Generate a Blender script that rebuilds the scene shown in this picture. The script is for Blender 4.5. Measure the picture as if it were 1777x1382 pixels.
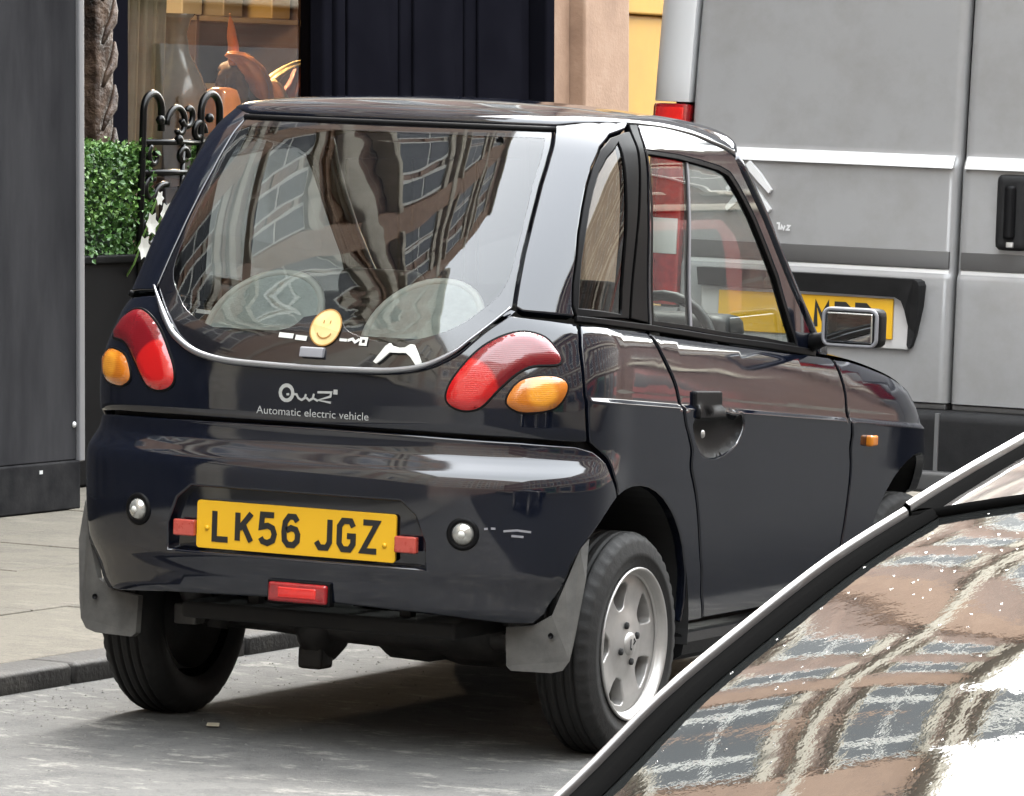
import bpy, bmesh, math, random
from mathutils import Vector, Matrix
from mathutils.geometry import delaunay_2d_cdt
for o in list(bpy.data.objects): bpy.data.objects.remove(o)
SC=bpy.context.scene; COL=SC.collection
# ------------------------------------------------------------------ camera
YAW,PITCH,ROLL=0.4542,0.0600,0.0361
CAM=Vector((5.9177,-11.4869,1.5796))
fw=Vector((-math.sin(YAW)*math.cos(PITCH),math.cos(YAW)*math.cos(PITCH),-math.sin(PITCH)))
r0=Vector((math.cos(YAW),math.sin(YAW),0)); u0=r0.cross(fw)
rt=r0*math.cos(ROLL)+u0*math.sin(ROLL); up=-r0*math.sin(ROLL)+u0*math.cos(ROLL)
cd=bpy.data.cameras.new('camera'); cam=bpy.data.objects.new('camera',cd); COL.objects.link(cam)
M=Matrix((rt,up,-fw)).transposed().to_4x4(); M.translation=CAM; cam.matrix_world=M
cd.sensor_width=36; cd.lens=9462.5/1777*36; cd.clip_start=.1; cd.clip_end=800
SC.camera=cam
# ------------------------------------------------------------------ overcast sky and a weak, very soft sun from ahead of the cars
SUN_EL,SUN_AZ=math.radians(58),math.radians(-24)      # azimuth from +y, positive towards +x
W=bpy.data.worlds.new('World'); SC.world=W; W.use_nodes=True
nt=W.node_tree; nt.nodes.clear()
sky=nt.nodes.new('ShaderNodeTexSky'); sky.sky_type='NISHITA'; sky.sun_disc=False
sky.sun_elevation=SUN_EL; sky.sun_rotation=SUN_AZ; sky.air_density=3.0; sky.dust_density=2.0; sky.ozone_density=1.0
hs=nt.nodes.new('ShaderNodeHueSaturation'); hs.inputs['Saturation'].default_value=.22
bg=nt.nodes.new('ShaderNodeBackground'); bg.inputs['Strength'].default_value=.15
ow=nt.nodes.new('ShaderNodeOutputWorld')
nt.links.new(sky.outputs[0],hs.inputs['Color']); nt.links.new(hs.outputs[0],bg.inputs['Color']); nt.links.new(bg.outputs[0],ow.inputs['Surface'])
sl=bpy.data.lights.new('sun','SUN'); sl.energy=.5; sl.angle=math.radians(14); sl.color=(1,.97,.92)
so=bpy.data.objects.new('sun',sl); COL.objects.link(so)
sd=Vector((math.sin(SUN_AZ)*math.cos(SUN_EL),math.cos(SUN_AZ)*math.cos(SUN_EL),math.sin(SUN_EL)))
so.rotation_euler=sd.to_track_quat('Z','Y').to_euler(); so.location=(0,0,30)
vs=SC.view_settings; vs.view_transform='Standard'; vs.look='None'; vs.exposure=3.6; vs.gamma=1; vs.use_curve_mapping=False
R=math.radians
# ------------------------------------------------------------------ the little car's surfaces (metres; x right, y forward, z up, rear axle at y=0)
def spl(*p):
    xs=[q[0] for q in p]; ys=[q[1] for q in p]; n=len(xs)
    d=[(ys[i+1]-ys[i])/(xs[i+1]-xs[i]) for i in range(n-1)]
    m=[d[0]]+[0 if d[i-1]*d[i]<=0 else 2*d[i-1]*d[i]/(d[i-1]+d[i]) for i in range(1,n-1)]+[d[-1]]
    def f(x):
        if x<=xs[0]: return ys[0]+m[0]*(x-xs[0])
        if x>=xs[-1]: return ys[-1]+m[-1]*(x-xs[-1])
        i=0
        while x>xs[i+1]: i+=1
        h=xs[i+1]-xs[i]; t=(x-xs[i])/h
        return (ys[i]*(2*t**3-3*t*t+1)+m[i]*h*(t**3-2*t*t+t)+ys[i+1]*(-2*t**3+3*t*t)+m[i+1]*h*(t**3-t*t))
    return f
def smooth(a,b,x):
    t=min(1,max(0,(x-a)/(b-a))); return t*t*(3-2*t)  # a>b gives a falling step
class Corner:
    """quarter superellipse, parametrised by arc length a in 0..A"""
    def __init__(s,w,L,n):
        s.n=n; s.L=L; N=600; s.tab=[0.0]; s.th=[0.0]; px,py=0,0
        for i in range(1,N+1):
            t=math.pi/2*i/N; x=w*math.sin(t)**(2/n); y=L*(1-max(0,math.cos(t))**(2/n))
            s.tab.append(s.tab[-1]+math.hypot(x-px,y-py)); s.th.append(t); px,py=x,y
        s.A=s.tab[-1]
    def _it(s,X,Y,v):
        lo,hi=0,len(X)-1
        if v<=X[0]: return Y[0]
        if v>=X[-1]: return Y[-1]
        while hi-lo>1:
            k=(lo+hi)//2
            if X[k]<=v: lo=k
            else: hi=k
        return Y[lo]+(Y[hi]-Y[lo])*(v-X[lo])/(X[hi]-X[lo])
    def fr(s,a):
        t=s._it(s.tab,s.th,a); return math.sin(t)**(2/s.n), 1-max(0,math.cos(t))**(2/s.n)
    def from_x(s,q): return s._it(s.th,s.tab,math.asin(min(1,max(0,q))**(s.n/2)))
    def from_y(s,q): return s._it(s.th,s.tab,math.acos(min(1,max(0,1-q))**(s.n/2)))

# lower body
CB=Corner(.655,.33,3.0)
yr_b=spl((.20,-.40),(.30,-.452),(.35,-.474),(.42,-.483),(.425,-.487),(.55,-.494),(.63,-.492),(.655,-.487),(.690,-.459),(.703,-.4505),(.735,-.447),(.76,-.452),(.82,-.452),(.88,-.445),(.95,-.428),(1.02,-.40),(1.06,-.375))
belt_=spl((-.5,1.034),(0,.992),(.6,.9416),(1.26,.886),(1.5,.848),(1.7,.800),(1.85,.742),(2.0,.662),(2.1,.585),(2.2,.49))
def belt(y): return belt_(y)
def crease(y): return .812-.072*min(y,1.9)
wlow=spl((0,.596),(.08,.615),(.2,.634),(.5,.652),(.8,.660),(1,.662))
wup=spl((0,.652),(.3,.650),(.6,.642),(.85,.630),(1,.612))
yend_b=spl((.2,2.13),(.4,2.175),(.5,2.185),(.6,2.165),(.7,2.12),(.8,2.10),(1.0,2.1))
def wB(z,y):
    c=crease(y); b=belt(y); led=smooth(-.33,-.24,y)
    if z<c: w=wlow((z-.2)/(c-.2))
    else:
        w=wup((z-c)/(b-c)); 
        w+=(.664-w)*(1-smooth(c,c+.013,z)) if led>0 else 0
        if led<1: w=w*led+(1-led)*(wup((z-c)/(b-c))*smooth(c-.0,c+.12,z)+.662*(1-smooth(c-.0,c+.12,z)))
    # bumper swells out a little at the rear corner, shoulders pinch towards the nose
    w+=(.021*smooth(.36,.44,z)*smooth(.745,.64,z)+.009*smooth(.70,.76,z)*smooth(1.0,.86,z))*(1-smooth(-.3,-.05,y))
    ye=yend_b(z); y0=1.55
    if y>y0:
        q=min(1,(y-y0)/(ye-y0)); w*=(1-q**2.6)**(1/2.6)
    return w
def B(a,z):
    s=-1 if a<0 else 1; a=abs(a)
    if a<CB.A:
        fx,fy=CB.fr(a); y=yr_b(z)+CB.L*fy; return (s*wB(z,y)*fx,y,z)
    y=yr_b(z)+CB.L+a-CB.A
    return (s*wB(z,y),y,z)
def Bs(y,z):
    y1=yr_b(z)+CB.L
    if y>=y1: return (CB.A+y-y1,z)
    return (CB.from_y((y-yr_b(z))/CB.L),z)
def Br(x,z):
    a=abs(x)
    lo,hi=0.0,CB.A
    for _ in range(40):
        m=(lo+hi)/2
        if B(m,z)[0]<a: lo=m
        else: hi=m
    return (math.copysign(lo,x),z)
# greenhouse: same idea, then a domed roof above z0
CG=Corner(.58,.31,3.4)
yr_g=spl((.84,-.452),(.88,-.4460),(.95,-.425),(1.02,-.386),(1.12,-.326),(1.25,-.234),(1.38,-.130),(1.44,-.077),(1.47,-.042))
wG_=spl((.84,.624),(.95,.618),(1.05,.611),(1.2,.603),(1.32,.588),(1.40,.569),(1.46,.531))
def G(a,z):
    s=-1 if a<0 else 1; a=abs(a); w=wG_(z)
    if a<CG.A:
        fx,fy=CG.fr(a); y=yr_g(z)+CG.L*fy; x=w*fx
    else:
        y=yr_g(z)+CG.L+a-CG.A; x=w
    if y>.9: x-= .25*(y-.9)**2
    return (s*x,y,z)
def Gs(y,z):
    y1=yr_g(z)+CG.L
    if y>=y1: return (CG.A+y-y1,z)
    return (CG.from_y((y-yr_g(z))/CG.L),z)
def Gr(x,z): return (math.copysign(CG.from_x(abs(x)/wG_(z)),x),z)
def normal(ch,a,z,e=2e-3):
    p=ch(a-e,z);q=ch(a+e,z);r=ch(a,z-e);t=ch(a,z+e)
    ux,uy,uz=q[0]-p[0],q[1]-p[1],q[2]-p[2]; vx,vy,vz=t[0]-r[0],t[1]-r[1],t[2]-r[2]
    n=(uy*vz-uz*vy,uz*vx-ux*vz,ux*vy-uy*vx); l=math.sqrt(sum(c*c for c in n)) or 1
    return (n[0]/l,n[1]/l,n[2]/l)
# ------------------------------------------------------------------ helpers
MATS={}
def _n(nt,t,**k):
    n=nt.nodes.new(t)
    for a,b in k.items():
        if a in n.inputs: n.inputs[a].default_value=b
        else: setattr(n,a,b)
    return n
def mat(name,col,rough=.5,metal=0,coat=0,ior=1.5,emis=None,es=0,spec=None,coat_rough=.03):
    if name in MATS: return MATS[name]
    m=bpy.data.materials.new(name); m.use_nodes=True; b=m.node_tree.nodes['Principled BSDF']
    b.inputs['Base Color'].default_value=(*col,1); b.inputs['Roughness'].default_value=rough; b.inputs['Metallic'].default_value=metal
    b.inputs['Coat Weight'].default_value=coat; b.inputs['Coat Roughness'].default_value=coat_rough; b.inputs['IOR'].default_value=ior
    if spec is not None: b.inputs['Specular IOR Level'].default_value=spec
    if emis: b.inputs['Emission Color'].default_value=(*emis,1); b.inputs['Emission Strength'].default_value=es
    MATS[name]=m; return m
def noise_mat(name,stops,scale=8,detail=6,rough=(.5,.7),bump=0,bscale=None,stretch=(1,1,1),metal=0,coat=0,coat_rough=.03,bdist=.01,nrough=.6):
    """colour ramp over object-space noise, with roughness and relief from the same family of noises"""
    if name in MATS: return MATS[name]
    m=mat(name,stops[0][1],rough[0],metal,coat,coat_rough=coat_rough); nt=m.node_tree; b=nt.nodes['Principled BSDF']; L=nt.links.new
    tc=_n(nt,'ShaderNodeTexCoord'); mp=_n(nt,'ShaderNodeMapping'); mp.inputs['Scale'].default_value=stretch
    nz=_n(nt,'ShaderNodeTexNoise',Scale=scale,Detail=detail,Roughness=nrough); cr=_n(nt,'ShaderNodeValToRGB')
    L(tc.outputs['Object'],mp.inputs[0]); L(mp.outputs[0],nz.inputs['Vector']); L(nz.outputs['Fac'],cr.inputs[0])
    e=cr.color_ramp.elements
    while len(e)<len(stops): e.new(.5)
    for el,(p,c) in zip(e,stops): el.position=p; el.color=(*c,1)
    L(cr.outputs[0],b.inputs['Base Color'])
    mr=_n(nt,'ShaderNodeMapRange'); mr.inputs[3].default_value=rough[0]; mr.inputs[4].default_value=rough[1]
    L(nz.outputs['Fac'],mr.inputs[0]); L(mr.outputs[0],b.inputs['Roughness'])
    if bump:
        n2=_n(nt,'ShaderNodeTexNoise',Scale=bscale or scale*4,Detail=5,Roughness=.6); L(mp.outputs[0],n2.inputs['Vector'])
        bp=_n(nt,'ShaderNodeBump',Strength=bump,Distance=bdist); L(n2.outputs['Fac'],bp.inputs['Height']); L(bp.outputs[0],b.inputs['Normal'])
    return m
def glass(name,tint=(.8,.82,.8),ior=1.5,rough=0,bump=0,bscale=6):
    """thin pane: clear (tinted) with a Fresnel reflection"""
    if name in MATS: return MATS[name]
    m=bpy.data.materials.new(name); m.use_nodes=True; nt=m.node_tree; nt.nodes.clear(); L=nt.links.new
    o=_n(nt,'ShaderNodeOutputMaterial'); mx=_n(nt,'ShaderNodeMixShader'); t=_n(nt,'ShaderNodeBsdfTransparent'); t.inputs[0].default_value=(*tint,1)
    g=_n(nt,'ShaderNodeBsdfGlossy'); g.inputs['Roughness'].default_value=rough; g.inputs['Color'].default_value=(1,1,1,1)
    f=_n(nt,'ShaderNodeFresnel'); f.inputs['IOR'].default_value=ior
    L(f.outputs[0],mx.inputs[0]); L(t.outputs[0],mx.inputs[1]); L(g.outputs[0],mx.inputs[2]); L(mx.outputs[0],o.inputs[0])
    if bump:
        tc=_n(nt,'ShaderNodeTexCoord'); n=_n(nt,'ShaderNodeTexNoise',Scale=bscale,Detail=1); b=_n(nt,'ShaderNodeBump',Strength=bump,Distance=.01)
        L(tc.outputs['Object'],n.inputs['Vector']); L(n.outputs['Fac'],b.inputs['Height']); L(b.outputs[0],g.inputs['Normal']); L(b.outputs[0],f.inputs['Normal'])
    MATS[name]=m; return m
def tag(o,label,cat,group=None):
    o['label']=label; o['category']=cat
    if group: o['group']=group
    return o
def thing(name,label,cat,loc=(0,0,0),rz=0,group=None):
    o=bpy.data.objects.new(name,None); COL.objects.link(o); o.location=loc; o.rotation_euler=(0,0,rz); o.empty_display_size=.1
    return tag(o,label,cat,group)
def obj(name,vs,fs,m,par=None,smooth=False,nrm=None):
    me=bpy.data.meshes.new(name); me.from_pydata([tuple(v) for v in vs],[],fs); me.update()
    if m: me.materials.append(m)
    if smooth or nrm:
        me.polygons.foreach_set('use_smooth',[True]*len(me.polygons))
    if nrm: me.normals_split_custom_set_from_vertices(nrm)
    o=bpy.data.objects.new(name,me); COL.objects.link(o)
    if par: o.parent=par
    return o
def struct(o): o['kind']='structure'; return o
def bmo(name,bm,m,par=None,smooth=False):
    me=bpy.data.meshes.new(name); bm.to_mesh(me); bm.free()
    if m: me.materials.append(m)
    if smooth: me.polygons.foreach_set('use_smooth',[True]*len(me.polygons))
    o=bpy.data.objects.new(name,me); COL.objects.link(o)
    if par: o.parent=par
    return o
def box(name,lo,hi,m,par=None,bev=.004,seg=2,fn=None):
    bm=bmesh.new(); bmesh.ops.create_cube(bm,size=1)
    for v in bm.verts: v.co=Vector([(lo[i]+hi[i])/2+v.co[i]*(hi[i]-lo[i]) for i in range(3)])
    if fn:
        for v in bm.verts: v.co=Vector(fn(v.co))
    if bev: bmesh.ops.bevel(bm,geom=list(bm.edges),offset=bev,segments=seg,profile=.6,affect='EDGES')
    o=bmo(name,bm,m,par)
    if bev: 
        me=o.data; me.polygons.foreach_set('use_smooth',[True]*len(me.polygons))
        N=[Vector((0,0,0)) for _ in me.vertices]           # area-weighted, so the flats stay flat and only the bevels turn
        for p in me.polygons:
            for i in p.vertices: N[i]+=p.normal*p.area
        me.normals_split_custom_set_from_vertices([tuple(n.normalized()) for n in N])
    return o
def tube_data(pts,rad,sides=8,closed=False,caps=True,flat=1.0,upv=None):
    pts=[Vector(p) for p in pts]; n=len(pts); vs=[]; fs=[]
    rr=rad if isinstance(rad,(list,tuple)) else [rad]*n
    prev=None
    for i,p in enumerate(pts):
        a=pts[(i-1)%n] if (closed or i>0) else p; b=pts[(i+1)%n] if (closed or i<n-1) else p
        t=(b-a).normalized()
        ref=Vector(upv) if upv else (prev if prev is not None else (Vector((0,0,1)) if abs(t.z)<.9 else Vector((1,0,0))))
        s=t.cross(ref); 
        if s.length<1e-5: s=t.cross(Vector((1,0,0)))
        s.normalize(); q=s.cross(t).normalized(); prev=q
        for k in range(sides):
            an=2*math.pi*k/sides; vs.append(p+(s*math.cos(an)+q*math.sin(an)*flat)*rr[i])
    m=n if closed else n-1
    for i in range(m):
        for k in range(sides):
            fs.append((i*sides+k,i*sides+(k+1)%sides,((i+1)%n)*sides+(k+1)%sides,((i+1)%n)*sides+k))
    if caps and not closed:
        fs.append(tuple(range(sides))[::-1]); fs.append(tuple((n-1)*sides+k for k in range(sides)))
    return vs,fs
def tube(name,pts,rad,m,par=None,**k):
    v,f=tube_data(pts,rad,**k); o=obj(name,v,f,m,par,smooth=True); return o
def tubes(name,lst,m,par=None,sides=6):
    V=[];F=[]
    for pts,rad in lst:
        v,f=tube_data(pts,rad,sides=sides); b=len(V); V+=v; F+=[tuple(i+b for i in q) for q in f]
    return obj(name,V,F,m,par,smooth=True)
def lathe(name,prof,m,par=None,seg=64,axis='x',fn=None,smooth=True):
    """prof: (radius, along-axis)"""
    V=[];F=[];n=len(prof)
    for i in range(seg):
        a=2*math.pi*i/seg; c,s=math.cos(a),math.sin(a)
        for j,(r,h) in enumerate(prof):
            if fn: r,h=fn(i,j,r,h)
            V.append((h,r*c,r*s) if axis=='x' else ((r*c,r*s,h) if axis=='z' else (r*c,h,r*s)))
    for i in range(seg):
        for j in range(n-1):
            a,b=i*n+j,((i+1)%seg)*n+j; F.append((a,b,b+1,a+1) if axis!='z' else (a,b,b+1,a+1))
    return obj(name,V,F,m,par,smooth)
def cat_rom(p,closed=False,k=6):
    out=[];n=len(p)
    for i in range(n if closed else n-1):
        p0=p[(i-1)%n] if closed or i>0 else p[0]; p1=p[i]; p2=p[(i+1)%n]; p3=p[(i+2)%n] if closed or i<n-2 else p[n-1]
        for s in range(k):
            t=s/k; out.append(tuple(.5*(2*b+(c-a)*t+(2*a-5*b+4*c-d)*t*t+(3*b-a-3*c+d)*t**3) for a,b,c,d in zip(p0,p1,p2,p3)))
    if not closed: out.append(tuple(p[-1]))
    return out
def inside(p,loop):
    x,y=p; c=False; j=len(loop)-1
    for i in range(len(loop)):
        xi,yi=loop[i];xj,yj=loop[j]
        if (yi>y)!=(yj>y) and x<(xj-xi)*(y-yi)/(yj-yi)+xi: c=not c
        j=i
    return c
def dist(p,loop):
    d=1e9;x,y=p
    for i in range(len(loop)):
        ax,ay=loop[i-1];bx,by=loop[i];dx,dy=bx-ax,by-ay;l=dx*dx+dy*dy
        t=0 if l==0 else max(0,min(1,((x-ax)*dx+(y-ay)*dy)/l)); e=math.hypot(x-ax-t*dx,y-ay-t*dy)
        if e<d:d=e
    return d
def area(l): return .5*sum(l[i-1][0]*l[i][1]-l[i][0]*l[i-1][1] for i in range(len(l)))
def resample(l,h):
    o=[]
    for i in range(len(l)):
        a=l[i];b=l[(i+1)%len(l)];n=max(1,math.ceil(math.hypot(b[0]-a[0],b[1]-a[1])/h))
        for k in range(n): o.append((a[0]+(b[0]-a[0])*k/n,a[1]+(b[1]-a[1])*k/n))
    return o
def offset_loop(l,d):
    """move a CCW loop outwards by d"""
    n=len(l);o=[];nn=[]
    for i in range(n):
        a=l[i-1];b=l[i];c=l[(i+1)%n]
        e1=(b[0]-a[0],b[1]-a[1]);e2=(c[0]-b[0],c[1]-b[1])
        l1=math.hypot(*e1) or 1;l2=math.hypot(*e2) or 1
        n1=(e1[1]/l1,-e1[0]/l1);n2=(e2[1]/l2,-e2[0]/l2)
        m=(n1[0]+n2[0],n1[1]+n2[1]);k=math.hypot(*m) or 1;m=(m[0]/k,m[1]/k)
        f=1/max(.5,m[0]*n1[0]+m[1]*n1[1]); o.append((b[0]+m[0]*d*f,b[1]+m[1]*d*f)); nn.append(m)
    return o,nn
def panel(name,ch,loops,m,par,h=.035,off=0.0,thick=.018,roll=.004,gap=.006,bulge=None,rim=True,extra=(),keep=None):
    """a sheet with rolled edges lying on the surface ch(a,z): loops[0] outline, the rest holes"""
    L2=[]
    for k,l in enumerate(loops):
        l=list(l)
        if (area(l)<0)!=(k>0): l=l[::-1]
        l=resample(l,h*.6); d=-(gap/2+(roll if rim else 0))
        L2.append(offset_loop(l,d))
    pts=[];edges=[]
    for l,_ in L2:
        b=len(pts);pts+=l;edges+=[(b+i,b+(i+1)%len(l)) for i in range(len(l))]
    xs=[p[0] for p in L2[0][0]];ys=[p[1] for p in L2[0][0]]
    nx=int((max(xs)-min(xs))/h)+1;ny=int((max(ys)-min(ys))/h)+1
    def ok(p): return inside(p,L2[0][0]) and not any(inside(p,l) for l,_ in L2[1:])
    for i in range(nx+1):
        for j in range(ny+1):
            p=(min(xs)+(i+.5*(j%2))*h,min(ys)+j*h)
            if ok(p) and (keep is None or keep(p)) and min(dist(p,l) for l,_ in L2)>.45*h: pts.append(p)
    for p in extra:
        if ok(p) and min(dist(p,l) for l,_ in L2)>.006: pts.append(p)
    r=delaunay_2d_cdt([Vector(p) for p in pts],edges,[],0,1e-7)
    vv=[(v[0],v[1]) for v in r[0]]; tris=[]
    for f in r[2]:
        c=(sum(vv[i][0] for i in f)/3,sum(vv[i][1] for i in f)/3)
        if ok(c): tris.append(tuple(f))
    V=[];N=[]
    for p in vv:
        P=Vector(ch(*p)); n=Vector(normal(ch,*p)); o=off
        if bulge:
            d=min(dist(p,l) for l,_ in L2); q=min(1,d/bulge[1]); o+=bulge[0]*math.sqrt(max(0,1-(1-q)**2))
        V.append(P+n*o);N.append(n)
    F=tris
    if rim:
        for l,nn in L2:
            b=len(V);k=len(l)
            for p,o2 in zip(l,nn):
                P=Vector(ch(*p));n=Vector(normal(ch,*p));e=1e-3
                o=(Vector(ch(p[0]+o2[0]*e,p[1]+o2[1]*e))-P)
                o=(o-n*o.dot(n)).normalized()
                P=P+n*off
                V+=[P,P+o*roll*.7-n*roll*.3,P+o*roll-n*roll,P+o*roll-n*thick];N+=[n,(n+o).normalized(),o,o]
            for i in range(k):
                for q in range(3):
                    a=b+i*4+q;c=b+((i+1)%k)*4+q; F.append((a,a+1,c+1,c))
    if bulge: return obj(name,V,F,m,par,smooth=True)
    return obj(name,V,F,m,par,smooth=True,nrm=[tuple(n) for n in N])
def mir(l): return [(-a,z) for a,z in l][::-1]
GL={'L':[[(0,1),(0,0),(1,0)]],'K':[[(0,1),(0,0)],[(1,1),(.12,.42)],[(.38,.62),(1,0)]],
 '5':[[(.95,1),(.1,1),(.04,.56),(.5,.62),(.85,.54),(1,.33),(.88,.1),(.5,0),(.15,.05),(0,.18)]],
 '6':[[(.95,.84),(.75,1),(.35,1),(.08,.8),(0,.45),(.05,.15),(.3,0),(.7,0),(.97,.15),(1,.38),(.85,.55),(.5,.6),(.16,.5)]],
 'J':[[(1,1),(1,.2),(.8,0),(.3,0),(.05,.2)]],'G':[[(1,.8),(.8,1),(.25,1),(0,.8),(0,.2),(.25,0),(.75,0),(1,.2),(1,.47),(.55,.47)]],
 'Z':[[(0,1),(1,1),(0,0),(1,0)]],'M':[[(0,0),(0,1),(.5,.42),(1,1),(1,0)]],'P':[[(0,0),(0,1),(.7,1),(1,.85),(1,.62),(.7,.46),(.1,.46)]],
 'R':[[(0,0),(0,1),(.7,1),(1,.85),(1,.65),(.7,.5),(.1,.5)],[(.55,.46),(1,0)]],'2':[[(0,.8),(.2,1),(.75,1),(1,.82),(1,.62),(0,0),(1,0)]]}
def ribbons(lines,w,fn):
    """flat strokes of width w along 2-D polylines; fn(x,y,k) gives the 3-D point, k lifts each stroke a hair above the last"""
    V=[];F=[]
    for k,line in enumerate(lines):
        pts=list(line); closed=len(pts)>2 and pts[0]==pts[-1]
        if closed: pts=pts[:-1]
        n=len(pts); bb=len(V)
        def nr(a,b):
            e=(b[0]-a[0],b[1]-a[1]); l=math.hypot(*e) or 1; return (-e[1]/l,e[0]/l)
        for i in range(n):
            a=pts[i-1] if (i>0 or closed) else None; b=pts[i]; c=pts[(i+1)%n] if (i<n-1 or closed) else None
            n1=nr(a,b) if a else nr(b,c); n2=nr(b,c) if c else n1
            m=(n1[0]+n2[0],n1[1]+n2[1]); q=math.hypot(*m) or 1; m=(m[0]/q,m[1]/q); f=1/max(.55,m[0]*n1[0]+m[1]*n1[1])*w/2
            V+=[fn(b[0]+m[0]*f,b[1]+m[1]*f,k),fn(b[0]-m[0]*f,b[1]-m[1]*f,k)]
        for i in range(n if closed else n-1):
            j=(i+1)%n; F.append((bb+2*i,bb+2*i+1,bb+2*j+1,bb+2*j))
    return V,F
def text2d(s,size,align='LEFT'):
    c=bpy.data.curves.new('t','FONT'); c.body=s; c.size=size; c.align_x=align; c.resolution_u=3
    o=bpy.data.objects.new('t',c); COL.objects.link(o)
    bpy.context.view_layer.update(); me=bpy.data.meshes.new_from_object(o.evaluated_get(bpy.context.evaluated_depsgraph_get()))
    V=[(v.co.x,v.co.y) for v in me.vertices]; F=[tuple(p.vertices) for p in me.polygons]
    bpy.data.objects.remove(o); bpy.data.curves.remove(c); bpy.data.meshes.remove(me); return V,F
def copy_tree(o,parent=None):
    c=o.copy(); COL.objects.link(c); c.parent=parent
    for k in o.children: copy_tree(k,c)
    return c
# ------------------------------------------------------------------ ground
def ground_mat(name,base,pale,dark,k=1.0,bump=.5):
    m=mat(name,base,.85); nt=m.node_tree; b=nt.nodes['Principled BSDF']; L=nt.links.new
    tc=_n(nt,'ShaderNodeTexCoord')
    def nz(sc,det,st,rg=.6,lac=2):
        mp=_n(nt,'ShaderNodeMapping'); mp.inputs['Scale'].default_value=st; n=_n(nt,'ShaderNodeTexNoise',Scale=sc,Detail=det,Roughness=rg); L(tc.outputs['Object'],mp.inputs[0]); L(mp.outputs[0],n.inputs['Vector']); return n.outputs['Fac']
    def ramp(f,a,c):
        r=_n(nt,'ShaderNodeMapRange'); r.inputs[1].default_value=a; r.inputs[2].default_value=c; L(f,r.inputs[0]); return r.outputs[0]
    def mix(f,c1,c2,ff=None):
        x=_n(nt,'ShaderNodeMix'); x.data_type='RGBA'; L(f,x.inputs[0])
        for i,c in ((6,c1),(7,c2)):
            if isinstance(c,tuple): x.inputs[i].default_value=(*c,1)
            else: L(c,x.inputs[i])
        return x.outputs[2]
    big=nz(1.3,4,(1,1,1)); mid=nz(9*k,12,(.8,.8,1),.76); str_=nz(8*k,12,(.6,1.0,1),.78); fine=nz(150,3,(1,1,1),.7); spk=nz(42,4,(1,1,1),.75)
    c=mix(ramp(big,.35,.65),base,tuple(x*.8 for x in base))
    c=mix(ramp(mid,.48,.56),c,dark); c=mix(ramp(str_,.54,.60),c,pale)
    sp=ramp(spk,.53,.66); c=mix(sp,c,tuple(x*.55 for x in base))
    f2=ramp(fine,.35,.75); c=mix(f2,c,tuple(min(1,x*1.25) for x in base))
    L(c,b.inputs['Base Color'])
    ad=_n(nt,'ShaderNodeMath',operation='ADD'); L(fine,ad.inputs[0]); 
    ml=_n(nt,'ShaderNodeMath',operation='MULTIPLY'); ml.inputs[1].default_value=2.5; L(mid,ml.inputs[0]); L(ml.outputs[0],ad.inputs[1])
    bp=_n(nt,'ShaderNodeBump',Strength=bump,Distance=.006); L(ad.outputs[0],bp.inputs['Height']); L(bp.outputs[0],b.inputs['Normal'])
    return m
ROAD=ground_mat('worn_road',(.064,.0625,.059),(.175,.168,.150),(.026,.026,.025))
SLAB=ground_mat('paving_stone',(.082,.071,.053),(.102,.090,.070),(.046,.040,.030),k=.9,bump=.3)
KERB=noise_mat('kerb_granite',[(.3,(.010,.0085,.0075)),(.5,(.018,.016,.014)),(.72,(.055,.049,.042))],scale=9,rough=(.6,.85),bump=.4,bscale=60,nrough=.7)
JOINT=noise_mat('joint_dirt',[(.3,(.09,.085,.075)),(.7,(.15,.14,.12))],scale=20,rough=(.85,.95))
KX=-1.03
struct(obj('ground',[(-400,-400,-.06),(400,-400,-.06),(400,400,-.06),(-400,400,-.06)],[(0,1,2,3)],JOINT))
struct(obj('parking_bay',[(KX-.2,-90,0),(1.24,-90,0),(1.24,90,0),(KX-.2,90,0)],[(0,1,2,3)],ROAD))
TAR=ground_mat('dark_asphalt',(.024,.024,.024),(.040,.039,.038),(.014,.014,.014),bump=.4)
TAR.node_tree.nodes['Principled BSDF'].inputs['Specular IOR Level'].default_value=.05
struct(obj('road',[(1.24,-90,-.002),(8.2,-90,-.002),(8.2,90,-.002),(1.24,90,-.002)],[(0,1,2,3)],TAR))
pav=struct(obj('pavement',[(-4.6,-90,.040),(KX-.02,-90,.040),(KX-.02,90,.040),(-4.6,90,.040)],[(0,1,2,3)],JOINT))
pav2=struct(obj('pavement',[(8.2,-90,.10),(11,-90,.10),(11,90,.10),(8.2,90,.10)],[(0,1,2,3)],SLAB))
rnd=random.Random(4)
def stone(name,x0,x1,y0,y1,z0,z1,m,par,g=.004,bev=.006):
    return box(name,(x0+g,y0+g,z0),(x1-g,y1-g,z1),m,par,bev=bev,seg=1)
y=-6.0
while y<22:
    l=.9; o=stone('kerb_stone',KX-.145,KX,y,y+l,-.05,.052+rnd.uniform(-.002,.002),KERB,pav,bev=.012); y+=l
xs=[KX-.145,-1.80,-2.43,-3.06,-3.70,-4.5]
for i in range(5):
    y=-2.6+.31*(i%2)
    while y<(12 if i else 18):
        l=rnd.choice((.62,.76,.92)); stone('paving_slab',xs[i+1],xs[i],y,y+l,.0,.050+rnd.uniform(-.0025,.0025),SLAB,pav,g=.003,bev=.004); y+=l
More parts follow.
